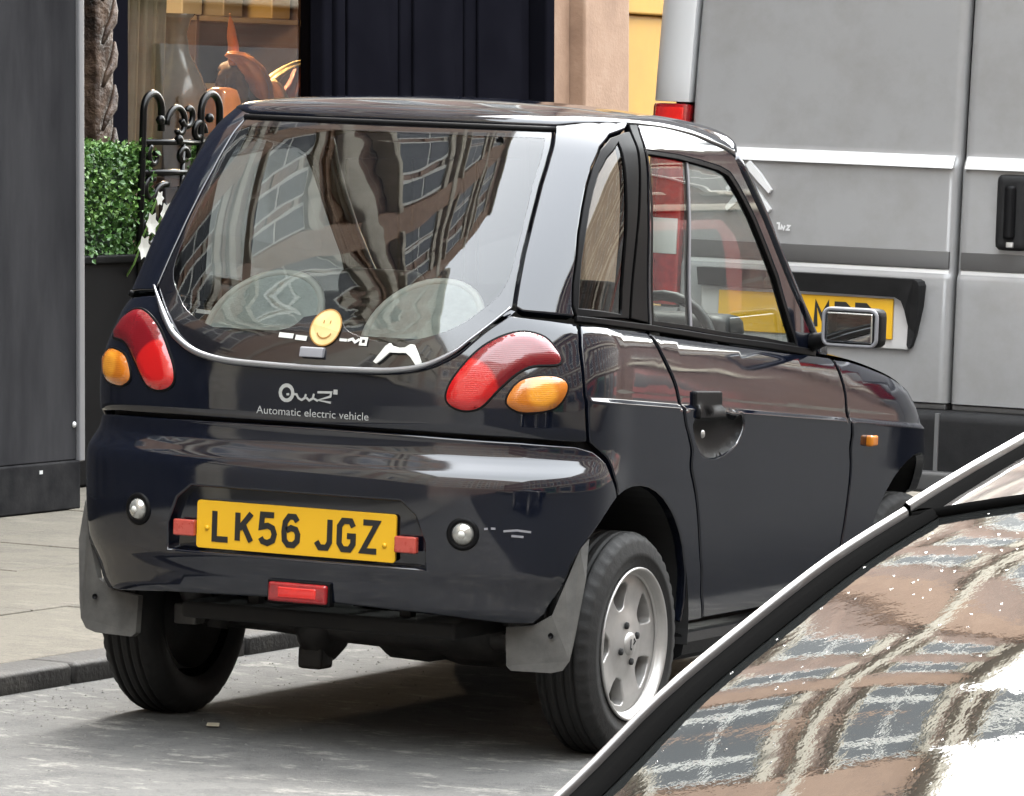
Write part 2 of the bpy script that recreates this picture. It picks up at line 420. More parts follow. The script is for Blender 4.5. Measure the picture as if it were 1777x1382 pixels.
# ------------------------------------------------------------------ grey hoarding at the back of the pavement
HG=noise_mat('hoarding_grey',[(.3,(.016,.016,.0175)),(.7,(.044,.0435,.046))],scale=2.8,rough=(.5,.62),bump=.06,bscale=6,stretch=(1,1,.25))
HG2=noise_mat('hoarding_plinth',[(.3,(.013,.013,.014)),(.7,(.028,.0275,.028))],scale=9,rough=(.5,.65),bump=.1)
hd_=thing('hoarding','tall plain dark grey painted hoarding with low plinth at the back of the pavement','hoarding',(-3.44,4.40,.05))
hd_.rotation_euler=(0,R(-2.2),0)
box('board',(-.9,-9.0,.165),(0,-.035,3.6),HG,hd_,bev=.006)
box('plinth',(-.9,-9.0,0),(.012,-.03,.165),HG2,hd_,bev=.008)
box('corner_trim',(-.10,-.036,.16),(.012,0,3.6),mat('trim_grey',(.13,.13,.135),.4),hd_,bev=.005)
WM=mat('scuff_white',(.45,.45,.45),.7)
for (yy,zz,l) in ((-.60,.98,.09),(-.605,.93,.06)):
    box('paint_chip',(.0,yy,zz),(.0015,yy+.010,zz+l),WM,hd_,bev=0,fn=lambda c,zz=zz:(c[0],c[1]+(c[2]-zz)*.2,c[2]))
for yy in (-.30,-.75):
    box('plinth_chip',(.012,yy,.13),(.0135,yy+.02,.142),WM,hd_,bev=0)
lathe('hoarding_screw',[(0,.006),(.009,.004),(.011,0)],SILV0 if False else WM,hd_,seg=10,axis='x').location=(.001,-.055,.285)
# ------------------------------------------------------------------ buildings along the street (brown brick above, shop fronts below)
def brick_mat(name,c1,c2,mo,scale=1.0):
    m=mat(name,c1,.85); nt=m.node_tree; b=nt.nodes['Principled BSDF']; L=nt.links.new
    tc=_n(nt,'ShaderNodeTexCoord'); sp=_n(nt,'ShaderNodeSeparateXYZ'); cb=_n(nt,'ShaderNodeCombineXYZ'); L(tc.outputs['Object'],sp.inputs[0])
    L(sp.outputs['Y'],cb.inputs['X']); L(sp.outputs['Z'],cb.inputs['Y'])
    br=_n(nt,'ShaderNodeTexBrick'); br.inputs['Color1'].default_value=(*c1,1); br.inputs['Color2'].default_value=(*c2,1); br.inputs['Mortar'].default_value=(*mo,1)
    br.inputs['Scale'].default_value=4.4*scale; br.inputs['Mortar Size'].default_value=.02; br.inputs['Brick Width'].default_value=1.0; br.inputs['Row Height'].default_value=.33
    L(cb.outputs[0],br.inputs['Vector'])
    n=_n(nt,'ShaderNodeTexNoise',Scale=1.2,Detail=6,Roughness=.65); L(tc.outputs['Object'],n.inputs['Vector'])
    mx=_n(nt,'ShaderNodeMix'); mx.data_type='RGBA'; mx.blend_type='MULTIPLY'; mx.inputs[0].default_value=.7
    cr=_n(nt,'ShaderNodeValToRGB'); cr.color_ramp.elements[0].position=.3; cr.color_ramp.elements[0].color=(.45,.42,.4,1); cr.color_ramp.elements[1].position=.7; cr.color_ramp.elements[1].color=(1,1,1,1)
    L(n.outputs['Fac'],cr.inputs[0]); L(br.outputs['Color'],mx.inputs[6]); L(cr.outputs[0],mx.inputs[7]); L(mx.outputs[2],b.inputs['Base Color'])
    return m
BRICK=brick_mat('brown_brick',(.33,.215,.165),(.22,.145,.115),(.36,.31,.26))
BRICK2=brick_mat('red_brick',(.15,.075,.055),(.10,.052,.04),(.16,.135,.115))
STONE=noise_mat('pink_sandstone',[(.3,(.22,.135,.09)),(.55,(.29,.185,.125)),(.75,(.33,.225,.16))],scale=5,rough=(.75,.9),bump=.25,bscale=50)
PALE=noise_mat('pale_stone',[(.3,(.38,.34,.27)),(.7,(.50,.46,.38))],scale=3,rough=(.75,.9),bump=.15)
WINW=mat('white_frame',(.62,.62,.58),.5)
WGL=mat('dark_window_glass',(.035,.04,.045),.3,spec=.2)
def upper_windows(b,x,face,ys,zs,w,h):
    """sash windows set into an upper wall; face=+1 looks to +x"""
    for z in zs:
        for y in ys:
            f=box('window',(x-.05*face,y-w/2,z),(x+.045*face,y+w/2,z+h),WINW,b,bev=.01,seg=1) if face>0 else box('window',(x+.05*face,y-w/2,z),(x-.05*face,y+w/2,z+h),WINW,b,bev=.01,seg=1)
            for k in (0,1):
                box('pane',(x+(.046 if face>0 else -.056),y-w/2+.07,z+.07+k*(h/2-.02)),(x+(.056 if face>0 else -.046),y+w/2-.07,z+h/2-.03+k*(h/2-.02)),WGL,f,bev=0)
            box('window_sill',(min(x,x+.16*face),y-w/2-.1,z-.12),(max(x,x+.16*face),y+w/2+.1,z-.01),PALE,f,bev=.01,seg=1)
            box('lintel',(min(x,x+.10*face),y-w/2-.14,z+h+.01),(max(x,x+.10*face),y+w/2+.14,z+h+.26),PALE,f,bev=.01,seg=1)
FX=-4.40
shop=thing('shop_building','brown brick shop building with carved column, display window and black doorway beyond the pavement','building',(FX,0,.05)); shop.rotation_euler=(0,R(-2.2),0)
def facade(b,y0,y1,top,m,courses,pil,wy,wz):
    box('upper_wall',(-.6,y0,3.3),(0,y1,top),m,b,bev=0)
    for z in courses: box('string_course',(-.05,y0,z),(.14,y1,z+.28),PALE,b,bev=.03,seg=1)
    box('cornice',(-.3,y0,top),(.35,y1,top+.35),PALE,b,bev=.06,seg=1)
    for y in pil: box('pilaster',(0,y-.35,3.6),(.11,y+.35,top-.02),STONE,b,bev=.02,seg=1)
    upper_windows(b,0,1,wy,wz,.62,1.75)
box('fascia',(-.3,1.03,2.75),(.12,24,3.28),mat('fascia_dark',(.035,.032,.03),.4),shop,bev=.02,seg=1)
facade(shop,1.02,24,12.3,BRICK,(3.29,6.35,9.5),(1.5,5.1,11.0,17.3,23.2),[2.5,3.9,6.6,8.1,9.5,12.6,14.2,15.7,19,20.6],[4.05,7.2,10.1])
tall=thing('mansion_building','tall brown brick mansion block with pale stone bands beside the hoarding','building',(FX,0,.05)); tall.rotation_euler=(0,R(-2.2),0)
facade(tall,-7.0,1.0,19.5,BRICK,(3.29,6.35,9.6,12.7,15.8),(-6.6,-3.6,-.5),[-5.9,-4.9,-4.2,-2.9,-2.1,-1.2,.1,.75],[4.05,7.2,10.4,13.4,16.4])
for k in range(19):
    z=3.75+k*.82; box('band_course',(0,-7.0,z),(.035,1.0,z+.13),[PALE,STONE][k%2],tall,bev=0)
box('ground_floor',(-.5,-7.0,0),(-.02,1.0,3.28),PALE,tall,bev=.01)
bank=thing('stone_building','pale stone fronted building with wide piers further along the pavement','building',(FX,0,.05)); bank.rotation_euler=(0,R(-2.2),0)
facade(bank,-24,-7.02,13.5,PALE,(3.29,7.8),(-23,-17,-11,-7.6),[-20.5,-19,-14.5,-13,-9.4],[4.3,9.0])
box('ground_floor',(-.5,-24,0),(-.02,-7.02,3.28),mat('bank_base',(.10,.095,.085),.6),bank,bev=.01)
CH=noise_mat('carved_wood',[(.35,(.012,.008,.006)),(.5,(.050,.029,.019)),(.68,(.12,.075,.048))],scale=9,rough=(.45,.6),bump=.8,bscale=14,bdist=.03)
BLK=noise_mat('black_gloss_paint',[(.3,(.004,.004,.006)),(.7,(.007,.007,.010))],scale=2,rough=(.4,.5),coat=.0)
for q in (BLK,HG,HG2): q.node_tree.nodes['Principled BSDF'].inputs['Specular IOR Level'].default_value=0
# shop front, left to right as the street runs (local y = world y)
box('side_pier',(-.5,1.02,0),(0,6.035,2.75),BLK,shop,bev=.01)
cc=box('carved_column',(-.10,6.045,0),(.055,6.165,2.75),CH,shop,bev=.015)
for k in range(14):
    z=.45+k*.16; zz=[(.066,6.06,z),(.074,6.085,z+.05),(.078,6.115,z+.085),(.072,6.140,z+.13),(.064,6.152,z+.17)]
    tube('carved_scroll',zz,[.006,.014,.018,.014,.006],CH,cc,sides=6)
box('window_frame',(-.10,6.175,0),(.03,6.318,2.75),BLK,shop,bev=.012)
box('window_frame',(-.08,7.872,0),(.03,7.950,2.75),BLK,shop,bev=.012)
box('window_frame',(-.08,6.318,0),(.02,7.872,.42),BLK,shop,bev=.012)
obj('shop_window',[(-.03,6.318,.42),(-.03,7.872,.42),(-.03,7.872,2.75),(-.03,6.318,2.75)],[(0,1,2,3)],glass('shop_glass',(.9,.9,.88),bump=.01,bscale=2),shop)
# black doorway: panels with mouldings
box('door_frame',(-.12,7.958,0),(.045,8.035,2.75),BLK,shop,bev=.012)
box('door_back',(-.16,8.035,0),(-.06,9.90,2.75),BLK,shop,bev=0)
for a,b_ in ((8.05,8.62),(8.64,9.22),(9.24,9.86)):
    lf=box('door_leaf',(-.06,a,.05),(-.020,b_,2.70),BLK,shop,bev=.008)
    box('door_panel',(-.021,a+.10,.3),(-.006,b_-.10,1.15),BLK,lf,bev=.006); box('door_panel',(-.021,a+.10,1.28),(-.006,b_-.10,2.5),BLK,lf,bev=.006)
box('door_frame',(-.12,9.90,0),(.045,9.985,2.75),BLK,shop,bev=.012)
box('stone_pilaster',(-.3,9.995,0),(.03,10.17,2.75),STONE,shop,bev=.012); box('stone_pilaster',(-.3,10.175,0),(.10,10.640,2.75),STONE,shop,bev=.015)
OCH=noise_mat('ochre_paint',[(.3,(.40,.205,.022)),(.7,(.48,.26,.035))],scale=3,rough=(.45,.6))
box('ochre_panel',(-.2,10.645,0),(.0,13.0,1.80),OCH,shop,bev=.01); box('ochre_panel',(-.2,10.645,1.803),(.03,13.0,2.75),OCH,shop,bev=.01)
box('side_pier',(-.5,13.01,0),(0,24,2.75),BLK,shop,bev=.01)
# room behind the window
RW=noise_mat('shop_wall',[(.3,(.10,.075,.042)),(.7,(.16,.125,.075))],scale=2.5,rough=(.7,.85))
RF=noise_mat('shop_floor',[(.3,(.10,.07,.045)),(.7,(.17,.12,.08))],scale=5,rough=(.35,.5))
box('room_back',(-3.1,5.6,.0),(-3.0,13.2,2.8),RW,shop,bev=0); box('room_end',(-3.0,13.1,0),(-.5,13.2,2.8),RW,shop,bev=0); box('room_end',(-3.0,5.6,0),(-.51,5.7,2.8),RW,shop,bev=0)
box('room_floor',(-3.0,5.7,.35),(-.12,13.1,.40),RF,shop,bev=0); box('room_ceiling',(-3.0,5.7,2.72),(-.31,13.1,2.8),RW,shop,bev=0)
# across the street and behind the camera: seen only as reflections
far=thing('terrace_building','red brick terrace with pale stone bands across the street','building',(11.0,0,.10))
box('wall',(0,-40,0),(1,26.6,11.5),BRICK2,far,bev=0); box('wall',(0,30.0,0),(1,60,11.5),BRICK2,far,bev=0); box('link_wall',(.3,26.61,0),(.6,29.99,10.4),BRICK2,far,bev=0)
for z in (3.2,6.6,10.6): [box('string_course',(-.15,a,z),(-.002,e,z+.3),PALE,far,bev=.03,seg=1) for a,e in ((-40,26.6),(30.0,60))]
[box('cornice',(-.35,a,11.5),(1,e,11.85),PALE,far,bev=.05,seg=1) for a,e in ((-40,26.6),(30.0,60))]
upper_windows(far,0,-1,[-18+2.15*i for i in range(30) if not 26<-18+2.15*i<30.7],[3.95,7.4],1.05,2.1)
for i in range(16):
    if 22<-18+4.3*i<30.5: continue
    f=box('shop_front',(-.08,-18+4.3*i,.05),(-.004,-18+4.3*i+3.4,2.8),mat('shopfront_%d'%(i%4),[(.03,.035,.05),(.20,.03,.03),(.04,.09,.06),(.22,.20,.17)][i%4],.4),far,bev=.01,seg=1); box('pane',(-.10,-18+4.3*i+.3,.7),(-.085,-18+4.3*i+3.1,2.3),WGL,f,bev=0)

cor=thing('corner_building','pale stone and brick block closing the street behind the camera','building',(2.0,-34,.0))
box('wall',(-14,-6,0),(16,0,21),BRICK2,cor,bev=0)
for z in (3.6,7.2,10.8,14.4,18.0): box('string_course',(-14,.002,z),(16,.16,z+.35),PALE,cor,bev=.03,seg=1)
for k in range(13):
    for z in (4.4,8.0,11.6,15.2): 
        f=box('window',(-13.2+k*2.3,.002,z),(-12.1+k*2.3,.05,z+2.0),WINW,cor,bev=.01,seg=1); box('pane',(-13.1+k*2.3,.051,z+.1),(-12.2+k*2.3,.06,z+1.9),WGL,f,bev=0)
# ------------------------------------------------------------------ materials of the vehicles
PAINT=noise_mat('navy_paint',[(.3,(.0030,.0042,.0088)),(.7,(.0042,.0057,.0115))],scale=3,rough=(.30,.36),coat=1,coat_rough=.07)
PAINT.node_tree.nodes['Principled BSDF'].inputs['Specular IOR Level'].default_value=0
PAINT.node_tree.nodes['Principled BSDF'].inputs['Coat IOR'].default_value=1.74
BLACKP=noise_mat('black_plastic',[(.3,(.0065,.0065,.007)),(.7,(.012,.012,.0125))],scale=30,rough=(.38,.55),bump=.1,bscale=200)
FLAP=noise_mat('grey_rubber_flap',[(.3,(.045,.044,.042)),(.7,(.105,.102,.095))],scale=11,rough=(.45,.6),bump=.08,bscale=80)
SEAL=mat('seal_rubber',(.0055,.0055,.006),.45,spec=.10)
BLACKP.node_tree.nodes['Principled BSDF'].inputs['Specular IOR Level'].default_value=.12
FRIT=mat('black_glass',(.006,.006,.008),.12,coat=1)
DARKIN=mat('dark_interior',(.012,.012,.012),.85)
GLASS=glass('car_glass',(.80,.84,.82),bump=.012,bscale=3.5)
REARGLASS=glass('rear_window_glass',(.66,.69,.67),ior=1.72,bump=.034,bscale=9)
QGLASS=glass('quarter_glass',(.42,.45,.44),bump=.02,bscale=6)
SHEEN=mat('ledge_sheen_satin',(.30,.31,.33),.3,metal=.85)
SILVER=noise_mat('alloy_silver',[(.3,(.36,.35,.335)),(.7,(.44,.43,.415))],scale=20,rough=(.32,.45),metal=.55)
TYRE=noise_mat('tyre_rubber',[(.3,(.0052,.0052,.0052)),(.7,(.0088,.0088,.0084))],scale=18,rough=(.6,.8),bump=.15,bscale=90)
YEL=mat('plate_yellow',(.66,.37,.010),.35)
INK=mat('plate_black',(.008,.008,.008),.5)
def dusty(m,lo,hi,scale=5,film=None):
    """uneven road film: patchy clear-coat gloss, a trace of pale dust in the colour"""
    nt=m.node_tree; b=nt.nodes['Principled BSDF']; L=nt.links.new
    tc=_n(nt,'ShaderNodeTexCoord'); n=_n(nt,'ShaderNodeTexNoise',Scale=scale,Detail=8,Roughness=.7); L(tc.outputs['Object'],n.inputs['Vector'])
    r=_n(nt,'ShaderNodeMapRange'); r.inputs[1].default_value=.35; r.inputs[2].default_value=.7; r.inputs[3].default_value=lo; r.inputs[4].default_value=hi
    L(n.outputs['Fac'],r.inputs[0]); L(r.outputs[0],b.inputs['Coat Roughness'])
    if film:
        src=b.inputs['Base Color'].links[0].from_socket; mx=_n(nt,'ShaderNodeMix'); mx.data_type='RGBA'
        r2=_n(nt,'ShaderNodeMapRange'); r2.inputs[1].default_value=.45; r2.inputs[2].default_value=.8; r2.inputs[4].default_value=film[1]; L(n.outputs['Fac'],r2.inputs[0])
        L(r2.outputs[0],mx.inputs[0]); L(src,mx.inputs[6]); mx.inputs[7].default_value=(*film[0],1); L(mx.outputs[2],b.inputs['Base Color'])
dusty(PAINT,.025,.12,6,((.06,.055,.048),.025))
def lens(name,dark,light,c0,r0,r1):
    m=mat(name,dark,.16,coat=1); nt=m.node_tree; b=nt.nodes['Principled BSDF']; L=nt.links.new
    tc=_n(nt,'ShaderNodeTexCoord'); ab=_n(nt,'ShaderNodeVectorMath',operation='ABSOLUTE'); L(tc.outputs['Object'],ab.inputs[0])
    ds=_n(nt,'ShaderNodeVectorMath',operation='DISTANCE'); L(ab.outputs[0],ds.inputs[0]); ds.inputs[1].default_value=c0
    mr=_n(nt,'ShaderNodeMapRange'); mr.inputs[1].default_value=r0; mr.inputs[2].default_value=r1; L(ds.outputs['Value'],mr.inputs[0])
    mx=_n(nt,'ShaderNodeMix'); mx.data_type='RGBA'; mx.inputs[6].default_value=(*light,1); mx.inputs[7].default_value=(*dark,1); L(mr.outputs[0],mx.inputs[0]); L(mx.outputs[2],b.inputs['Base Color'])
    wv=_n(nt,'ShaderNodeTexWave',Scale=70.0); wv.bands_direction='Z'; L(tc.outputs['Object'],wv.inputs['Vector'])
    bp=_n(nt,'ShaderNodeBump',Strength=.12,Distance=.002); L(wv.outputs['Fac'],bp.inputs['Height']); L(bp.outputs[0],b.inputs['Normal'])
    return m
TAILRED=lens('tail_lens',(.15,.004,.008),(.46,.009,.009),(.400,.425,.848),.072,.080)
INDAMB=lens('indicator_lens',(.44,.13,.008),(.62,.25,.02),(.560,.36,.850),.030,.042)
RED=noise_mat('red_lens',[(.35,(.20,.005,.008)),(.65,(.32,.008,.010))],scale=30,rough=(.12,.2),coat=1)
BRED=noise_mat('bright_red_lens',[(.35,(.50,.011,.010)),(.65,(.65,.02,.014))],scale=24,rough=(.15,.25),coat=1)
AMB=noise_mat('amber_lens',[(.35,(.50,.14,.007)),(.65,(.62,.21,.014))],scale=26,rough=(.15,.25),coat=1)
REFL=noise_mat('reflector_red',[(.35,(.34,.04,.027)),(.65,(.42,.068,.048))],scale=40,rough=(.2,.35),coat=.5)
CLEAR=mat('clear_lens',(.45,.45,.42),.12,metal=.6,coat=1)
WHITE=mat('white_sticker',(.55,.55,.51),.4)
GREYST=mat('grey_sticker',(.22,.22,.235),.45)
SEATG=noise_mat('grey_seat_fabric',[(.3,(.36,.385,.37)),(.7,(.46,.49,.47))],scale=25,rough=(.8,.95),bump=.2,bscale=120)
SEATD=noise_mat('dark_seat_fabric',[(.3,(.035,.033,.032)),(.7,(.06,.056,.054))],scale=25,rough=(.8,.95),bump=.2,bscale=120)
MIRROR=mat('mirror_silver',(.75,.78,.78),.02,metal=1)
def Boff(a,z,o):
    P=Vector(B(a,z)); return P+Vector(normal(B,a,z))*o
def Goff(a,z,o):
    P=Vector(G(a,z)); return P+Vector(normal(G,a,z))*o
# ------------------------------------------------------------------ the small electric car
car=thing('electric_car','tiny dark navy electric hatchback parked at the kerb with yellow plate reading LK56 JGZ','car')
# seams in chart coordinates
def arc(y0,z0,r,a0,a1,n=14): return [Bs(y0+r*math.cos(R(a0+(a1-a0)*i/n)),z0+r*math.sin(R(a0+(a1-a0)*i/n))) for i in range(n+1)]
AY,AZ,AR=-.04,.28,.345
bump_top=[(.650,.735),(.700,.724),(.752,.698),Bs(-.175,.640),Bs(-.150,.609)]
arch_rear=arc(AY,AZ,AR,109,140)          # down the back of the rear arch
arch_front=arc(AY,AZ,AR,1.5,109)         # front of the rear arch, upwards
rear_seam=[(.675,1.012),(.668,.96),(.668,.88),(.676,.80),(.684,.737)]
door_rear=cat_rom([Bs(.075,.987),Bs(.118,.925),Bs(.180,.845),Bs(.238,.735),Bs(.300,.592),Bs(.358,.447),Bs(.40,.34),Bs(.437,.278)],k=5)
door_front=cat_rom([Bs(1.19,.888),Bs(1.219,.816),Bs(1.236,.728),Bs(1.247,.626),Bs(1.244,.509),Bs(1.231,.40),Bs(1.20,.278)],k=4)
def beltl(y0,y1,n=8): return [Bs(y0+(y1-y0)*i/n,belt(y0+(y1-y0)*i/n)-.001) for i in range(n+1)]
glass_bot=[Br(x,z) for x,z in cat_rom([(0,.882),(.1,.883),(.215,.887),(.297,.902),(.359,.935),(.393,.965),(.425,.996),(.458,1.028)],k=4)]
# rear bumper with a recess for the plate
half=bump_top+arch_rear[1:]+[(.672,.46),(.652,.39),(.632,.345),(.600,.318),(.536,.318),(.359,.332),(.108,.341)]
bl=mir(half); bloop=[(0,.748),(.30,.746),(.52,.742)]+half+[(0,.342)]+bl+[(-.52,.742),(-.30,.746)]
rec=[(-.325,.446),(-.322,.50),(-.297,.560),(-.262,.588),(.262,.588),(.297,.560),(.322,.50),(.325,.446)]
bum=panel('rear_bumper',B,[bloop,rec],PAINT,car,h=.03,keep=lambda p:not .64<p[1]<.722,extra=[(-.84+1.68*i/84,z) for z in (.645,.655,.664,.673,.682,.690,.697,.703,.712) for i in range(85)],thick=.03,roll=.006,gap=.008)
panel('plate_recess',B,[offset_loop(rec if area(rec)>0 else rec[::-1],.02)[0]],PAINT,bum,h=.05,off=-.024,rim=False,gap=0)
for s in (-1,1):
    # scuff of bare plastic near the corner, small and pale
    if s>0:
        V,F=ribbons([[(.505,.538),(.535,.541),(.566,.538)],[(.523,.528),(.550,.5265)],[(.462,.541),(.470,.542)],[(.477,.543),(.487,.543)]],.005,lambda x,y,k:Boff(x,y,.0012+.0002*k)); obj('scuff_mark',V,F,GREYST,bum)
# tailgate / rear body with lamps
tl=[(0,.748),(.30,.746),(.52,.742),(.650,.735),(.684,.737)]+rear_seam[::-1][1:]+[(.60,1.020),(.52,1.026),(.47,1.031)]
loop=tl+glass_bot[::-1]+[(-a,z) for a,z in glass_bot[1:]]+[(-a,z) for a,z in tl[::-1]][:-1]
tg=panel('tailgate',B,[loop],PAINT,car,h=.03,thick=.02,roll=.005,gap=.008)
tp=[Goff(*Gr(x,z),.010) for x,z in cat_rom([(-.470,1.040),(-.425,.992),(-.393,.960),(-.359,.930),(-.297,.899),(-.215,.884),(-.1,.880),(0,.879),(.1,.880),(.215,.884),(.297,.899),(.359,.930),(.393,.960),(.425,.992),(.462,1.035)],k=5)]
rad=[.0028+.0050*smooth(0,8,i)*smooth(len(tp)-1,len(tp)-30,i) for i in range(len(tp))]
tube('window_ledge_sheen',tp,rad,SHEEN,tg,sides=8)  # silvery strip standing in for sky reflected on the tailgate's upper ledge
# lettering
def onB(x,z,k): 
    a,zz=Br(x,z); return Boff(a,zz,.0018+.0003*k)
ring=[(-.047+.0165*math.cos(t*.449),.820+.0175*math.sin(t*.449)) for t in range(14)]; ring.append(ring[0])
lg=[ring,[(-.047,.8165),(-.040,.8175)],[(-.028,.818),(-.020,.818),(-.016,.810),(-.007,.806),(.001,.811),(.004,.820)],[(.005,.812),(.013,.806),(.022,.811),(.025,.822)],[(.025,.811),(.036,.806)],
    [(.034,.826),(.070,.8275),(.068,.818),(.036,.808),(.070,.804)],[(.080,.8235),(.080,.8345)]]
V,F=ribbons(lg[:1],.0085,onB);V2,F2=ribbons(lg[1:-1],.0052,onB);V3,F3=ribbons(lg[-1:],.011,onB)
b=len(V);V+=V2;F+=[tuple(i+b for i in f) for f in F2];b=len(V);V+=V3;F+=[tuple(i+b for i in f) for f in F3]
LETT=mat('letter_silver',(.42,.43,.42),.3,metal=.3)
obj('model_lettering',V,F,LETT,tg)
V,F=text2d('Automatic electric vehicle',.0245); sc=.292/max(v[0] for v in V)
obj('tagline_lettering',[onB(-.125+v[0]*sc,.7685+v[1]*1.05,0) for v in V],F,LETT,tg)
# tail lamps and indicators
red=[(.395,.804),(.362,.812),(.347,.832),(.356,.868),(.390,.913),(.432,.950),(.480,.976),(.530,.987),(.578,.976),(.606,.946),(.612,.926),(.598,.915),(.545,.911),(.506,.893),(.466,.856),(.430,.815)]
amb=[(.485,.826),(.491,.852),(.516,.879),(.561,.890),(.601,.888),(.621,.872),(.615,.843),(.590,.816),(.539,.806),(.507,.809)]
brk=[(.391,.822),(.372,.834),(.372,.856),(.392,.884),(.432,.918),(.468,.912),(.482,.894),(.455,.862),(.418,.825)]
for s in (-1,1):
    f=(lambda l:l) if s>0 else mir
    rl=cat_rom(f(red),True,4)
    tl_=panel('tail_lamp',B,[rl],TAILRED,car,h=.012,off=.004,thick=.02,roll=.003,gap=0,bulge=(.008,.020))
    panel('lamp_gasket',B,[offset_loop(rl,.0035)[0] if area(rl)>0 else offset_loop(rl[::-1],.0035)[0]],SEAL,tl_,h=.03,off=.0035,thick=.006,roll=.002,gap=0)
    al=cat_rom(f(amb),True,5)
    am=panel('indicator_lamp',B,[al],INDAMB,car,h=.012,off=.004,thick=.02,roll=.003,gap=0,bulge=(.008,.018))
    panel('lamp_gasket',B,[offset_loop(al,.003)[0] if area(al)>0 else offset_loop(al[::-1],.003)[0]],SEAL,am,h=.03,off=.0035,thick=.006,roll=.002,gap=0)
# number plate
PY=-.476
def rrect(w,h,r,n=5):
    o=[]
    for cx,cz,a0 in ((w-r,-h+r,-90),(w-r,h-r,0),(-w+r,h-r,90),(-w+r,-h+r,180)):
        o+=[(cx+r*math.cos(R(a0+90*i/n)),cz+r*math.sin(R(a0+90*i/n))) for i in range(n+1)]
    return o
def flat(y,z0,x0=0): return lambda a,z:(a+x0,y,z+z0)
pl=panel('number_plate',flat(PY,.505),[rrect(.26,.0555,.008)],YEL,car,h=.2,thick=.006,roll=.001,gap=0)
def platetext(txt,x0,y,z0,hgt,par,m,cw=.036,step=.061,st=.014,space=.033):
    x=x0
    for c in txt:
        if c==' ': x+=space-.011+.0; continue
        V,F=ribbons([[(x+.007+p[0]*cw,p[1]*(hgt-st)-(hgt-st)/2) for p in l] for l in GL[c]],st,lambda a,z,k:(a,y-.0012-.0003*k,z0+z))
        obj('plate_character',V,F,m,par); x+=step
platetext('LK56 JGZ',-.219,PY,.505,.079,pl,INK)
for x in (-.232,.232):
    lathe('plate_screw',[(0,-.004),(.005,-.0035),(.006,-.001),(.006,0)],YEL,pl,seg=12,axis='y').location=(x,PY,.497 if x<0 else .488)
for s in (-1,1):
    box('reflector',(s*.289-.028,-.487,.475),(s*.289+.028,-.470,.513),REFL,car,bev=.004)
# round reversing lamps, red fog lamp
for s in (-1,1):
    a,z=Br(s*.424,.527); P=Vector(B(a,z)); n=Vector(normal(B,a,z))
    hold=lathe('reversing_lamp',[(.0,.016),(.010,.015),(.019,.011),(.024,.005),(.026,0),(.026,-.01)],CLEAR,car,seg=28,axis='z')
    hold.matrix_world=Matrix.Translation(P)@n.to_track_quat('Z','Y').to_matrix().to_4x4()
    lathe('lamp_bezel',[(.026,-.002),(.028,.004),(.033,.0045),(.038,.002),(.039,-.006)],SEAL,hold,seg=32,axis='z')
    lathe('lamp_bulb',[(0,.0195),(.006,.018),(.009,.014),(.009,.010)],WHITE,hold,seg=16,axis='z')
fg=box('fog_lamp',(-.057,-.497,.341),(.096,-.462,.387),RED,car,bev=.008,seg=3)
box('lamp_core',(-.030,-.4985,.351),(.070,-.490,.377),BRED,fg,bev=.004,seg=2)
box('lamp_housing',(-.062,-.488,.336),(.101,-.46,.392),SEAL,fg,bev=.004)
